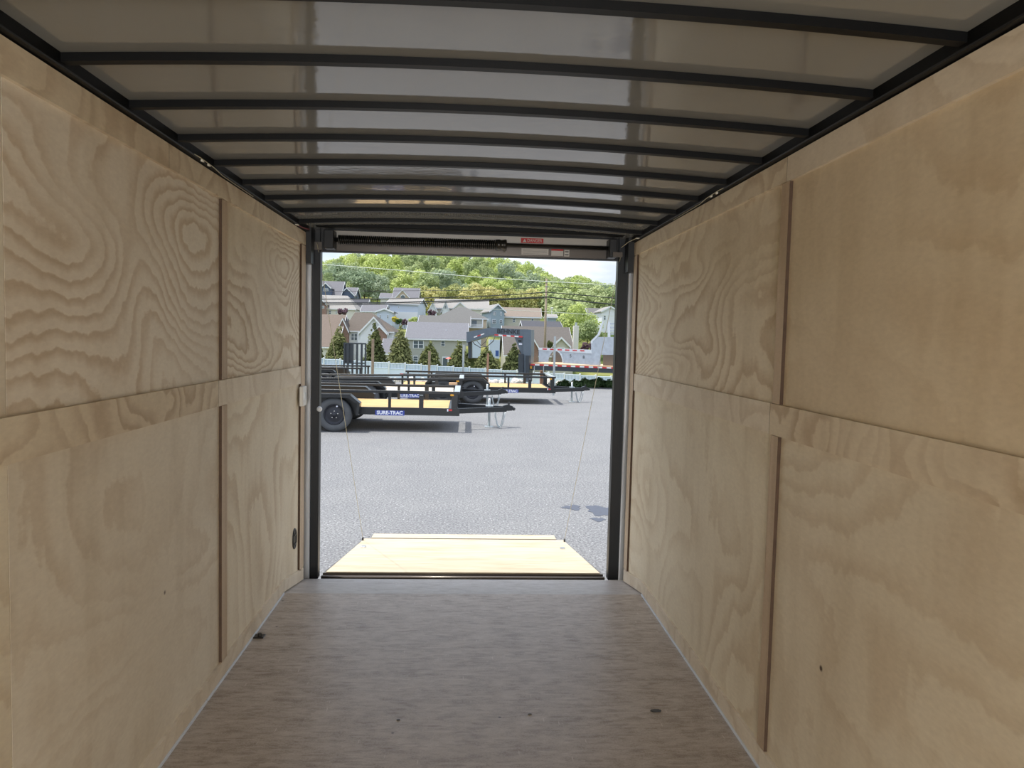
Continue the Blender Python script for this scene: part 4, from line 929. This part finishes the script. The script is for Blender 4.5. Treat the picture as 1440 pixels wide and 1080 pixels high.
house('house with a dark slate roof showing just above the taupe brown roof', 133, 737, 789, 478, 461.5, 453, 9, 'x', 'siding_beige', 'roof_dark')
# middle row
h4 = house('large grey hip roofed house with a white railed balcony right of centre', 140, 614, 684.5, 475, 447.5, 432, 13, 'hip', 'siding_tan', 'roof_grey', ridge=(644, 655))
MB().box(at(660, 450, 140).x, at(679, 450, 140).x, 139.94, 140.0, at(660, 460.5, 140).z, at(660, 449.3, 140).z).build('balcony_recess', 'siding_sage', h4)
MB().box(at(663.5, 450, 140).x, at(670.5, 450, 140).x, 139.90, 139.95, at(660, 459.5, 140).z, at(660, 450.5, 140).z).build('balcony_door', 'house_glass', h4)
rl = MB(); za, zb_ = at(670, 456, 140).z, at(670, 460.3, 140).z; xa, xb = at(660, 456, 140).x, at(679, 456, 140).x
rl.box(xa, xb, 139.2, 139.26, za-.08, za); rl.box(xa, xb, 139.2, 139.26, zb_, zb_+.1)
for i in range(20): x = lerp(xa, xb, i/19); rl.box(x-.03, x+.03, 139.2, 139.26, zb_, za)
rl.box(xa, xb, 139.1, 140, zb_-.15, zb_-.02); rl.build('balcony_railing', 'house_trim', h4)
q = MB()
for px in (660, 678.5): x = at(px, 456, 140).x; q.box(x-.1, x+.1, 139.15, 139.35, zb_, at(px, 448.5, 140).z)
q.build('balcony_column', 'house_trim', h4)
house('grey roofed house partly hidden between the hip roofed and the grey green house', 132, 590, 659, 474, 458, 445.5, 9, 'x', 'siding_sage', 'roof_grey')
h5 = house('sky blue house with a white lower storey and pale grey roof', 160, 548, 592, 453, 428, 420.5, 9, 'x', 'siding_skyblue', 'roof_pale', rot=-7, wins=[(549.5, 552.2, 430.5, 435.5), (563.3, 565, 430.8, 433.5), (577.2, 579.8, 444, 446.5), (581.2, 584, 444, 446.5)])
MB().box(at(552, 440, 160).x, at(591.6, 440, 160).x, 159.90, 159.98, at(560, 453, 160).z, at(560, 438.6, 160).z).build('lower_storey', 'siding_white', h5)
h5b = house('small sky blue gabled wing with two windows below the sky blue house', 145, 530, 551.5, 454, 438.5, 434.6, 7, 'y', 'siding_skyblue', 'roof_lavender', wins=[(533.4, 535.8, 442.8, 448), (544.2, 546.7, 442.8, 448)], base_drop=.5)
house('low grey lavender roof left of the sky blue wing', 152, 509, 540, 449, 438, 428.5, 8, 'x', 'siding_offwhite', 'roof_lavender')
h8 = house('wide pale roofed house at the upper left with an off-white wall', 158, 455, 499, 452, 434.5, 415.5, 12, 'hip', 'siding_offwhite', 'roof_pale', ridge=(452, 489), wins=[(462, 466, 436.5, 442), (472, 474, 436, 441.5)])
wing(h8, 156.5, 436, 458, 450, 427, 415.5, 6, 'brick', 'roof_pale', wins=[(452, 456, 430, 434)])
house('dark grey roof right behind the wide pale roofed house', 170, 492, 514, 446, 433.5, 421.5, 9, 'x', 'siding_offwhite', 'roof_dark')
h10 = house('blue grey gabled house with two rows of windows above the gooseneck neck', 150, 684.5, 704.2, 463, 437, 428.2, 10, 'y', 'siding_greyblue', 'roof_pale', rot=9, wins=[(688, 691.8, 438.5, 443, 2), (698.2, 700.2, 438.8, 443.5), (686.5, 692, 449, 454.8, 2), (697.3, 701, 449.3, 454.8)])
h11 = house('long beige house with a tan brown roof left of the utility pole', 152, 710, 761.5, 463, 446, 434, 11, 'x', 'siding_beige', 'roof_tan', rot=-3, wins=[(723, 726.8, 447.5, 453.5), (749, 752.6, 448.3, 454)])
house('grey box shaped house right of the utility pole under the street lamp', 165, 771, 782, 456, 446.5, 442.8, 6, 'x', 'siding_greyblue', 'roof_pale')
# upper row
h7 = house('navy blue house with white trimmed dormer at the upper left edge', 195, 440, 477.5, 424, 418, 396.2, 12, 'x', 'siding_navy', 'roof_lavender')
wing(h7, 193.5, 451.5, 464.5, 416, 404.5, 398.5, 8, 'siding_navy', 'roof_lavender', wins=[(455.2, 461.5, 405.5, 409.8, 2)])
h7b = house('second navy gabled house just right of the first one at upper left', 200, 478, 498, 422, 416.5, 405, 10, 'x', 'siding_navy', 'roof_lavender'); wing(h7b, 198.5, 478, 497.3, 419, 414.5, 405.4, 6, 'siding_navy', 'roof_lavender')
h6 = house('lavender roofed house with a brown arched-window gable above the sky blue house', 205, 553, 587, 426, 420, 405.8, 11, 'x', 'siding_offwhite', 'roof_lavender')
g6 = wing(h6, 203.5, 556.5, 575.5, 423, 418.3, 408, 8, 'siding_tan', 'roof_lavender'); aw = MB(); q = at(566.5, 418, 203.4); aw.lathe((q.x, 203.38, q.z), [(.0, 0), (.55, 0), (.55, .05)], 'Y', 20); aw.build('arched_window', 'house_glass', g6)
aw = MB(); aw.sm = True; aw.tube([(q.x+.62*math.cos(t), 203.36, q.z+.62*math.sin(t)) for t in [math.pi*i/12 for i in range(13)]], .1, 6); aw.build('arch_trim', 'house_trim', g6)
house('low lavender roofed extension left of the arched-window house', 206, 535, 553, 424, 419, 413, 8, 'x', 'siding_offwhite', 'roof_lavender', base_drop=1)
h9 = house('pale roofed white house with small gables above the large grey hip roof', 185, 612, 686, 446, 434, 422, 12, 'x', 'siding_offwhite', 'roof_pale')
wing(h9, 183, 602.5, 614.5, 446, 437, 426, 6, 'siding_white', 'roof_grey'); wing(h9, 183, 621.5, 631.5, 442, 436, 424, 6, 'siding_white', 'roof_grey', wins=[(625, 628, 429.5, 434)]); wing(h9, 183, 639, 655, 440, 432.5, 425.3, 6, 'siding_offwhite', 'roof_grey')
h13 = house('white gabled house at the far right edge by the door post', 160, 847, 870, 458, 438, 431.5, 10, 'y', 'siding_white', 'roof_pale', wins=[(849, 852, 443.5, 450)])
house('grey roofed house just left of the white gabled house at the far right', 172, 829, 850, 452, 444, 434.5, 9, 'x', 'siding_offwhite', 'roof_grey')
# yard behind the gooseneck
yf = empty('yard_fence', (at(672, 490, 104).x, 104, at(672, 500, 104).z), label='white yard fence panels seen under the gooseneck neck', category='fence')
for (a, b, t_, bt_) in ((660, 676.5, 474.5, 497), (688, 703, 477.5, 498)):
    MB().box(at(a, t_, 104).x, at(b, t_, 104).x, 103.97, 104.03, at(a, bt_, 104).z-.6, at(a, t_, 104).z).build('panel', 'siding_skyblue', yf); q = at(a, t_, 104); MB().box(q.x-.1, q.x+.1, 103.9, 104.1, at(a, bt_, 104).z-.6, q.z+.06).build('post', 'house_trim', yf)
q = at(699, 498, 102.5); tb = empty('trash_bin', (q.x, 102.5, q.z-.3), label='blue trash bin standing by the white yard fence', category='bin')
MB().box(q.x-.22, q.x+.22, 102.3, 102.7, q.z-.3, q.z+.42, .03).build('body', 'bin_blue', tb); MB().box(q.x-.25, q.x+.25, 102.27, 102.73, q.z+.42, q.z+.5, .02).build('lid', 'bin_blue', tb)
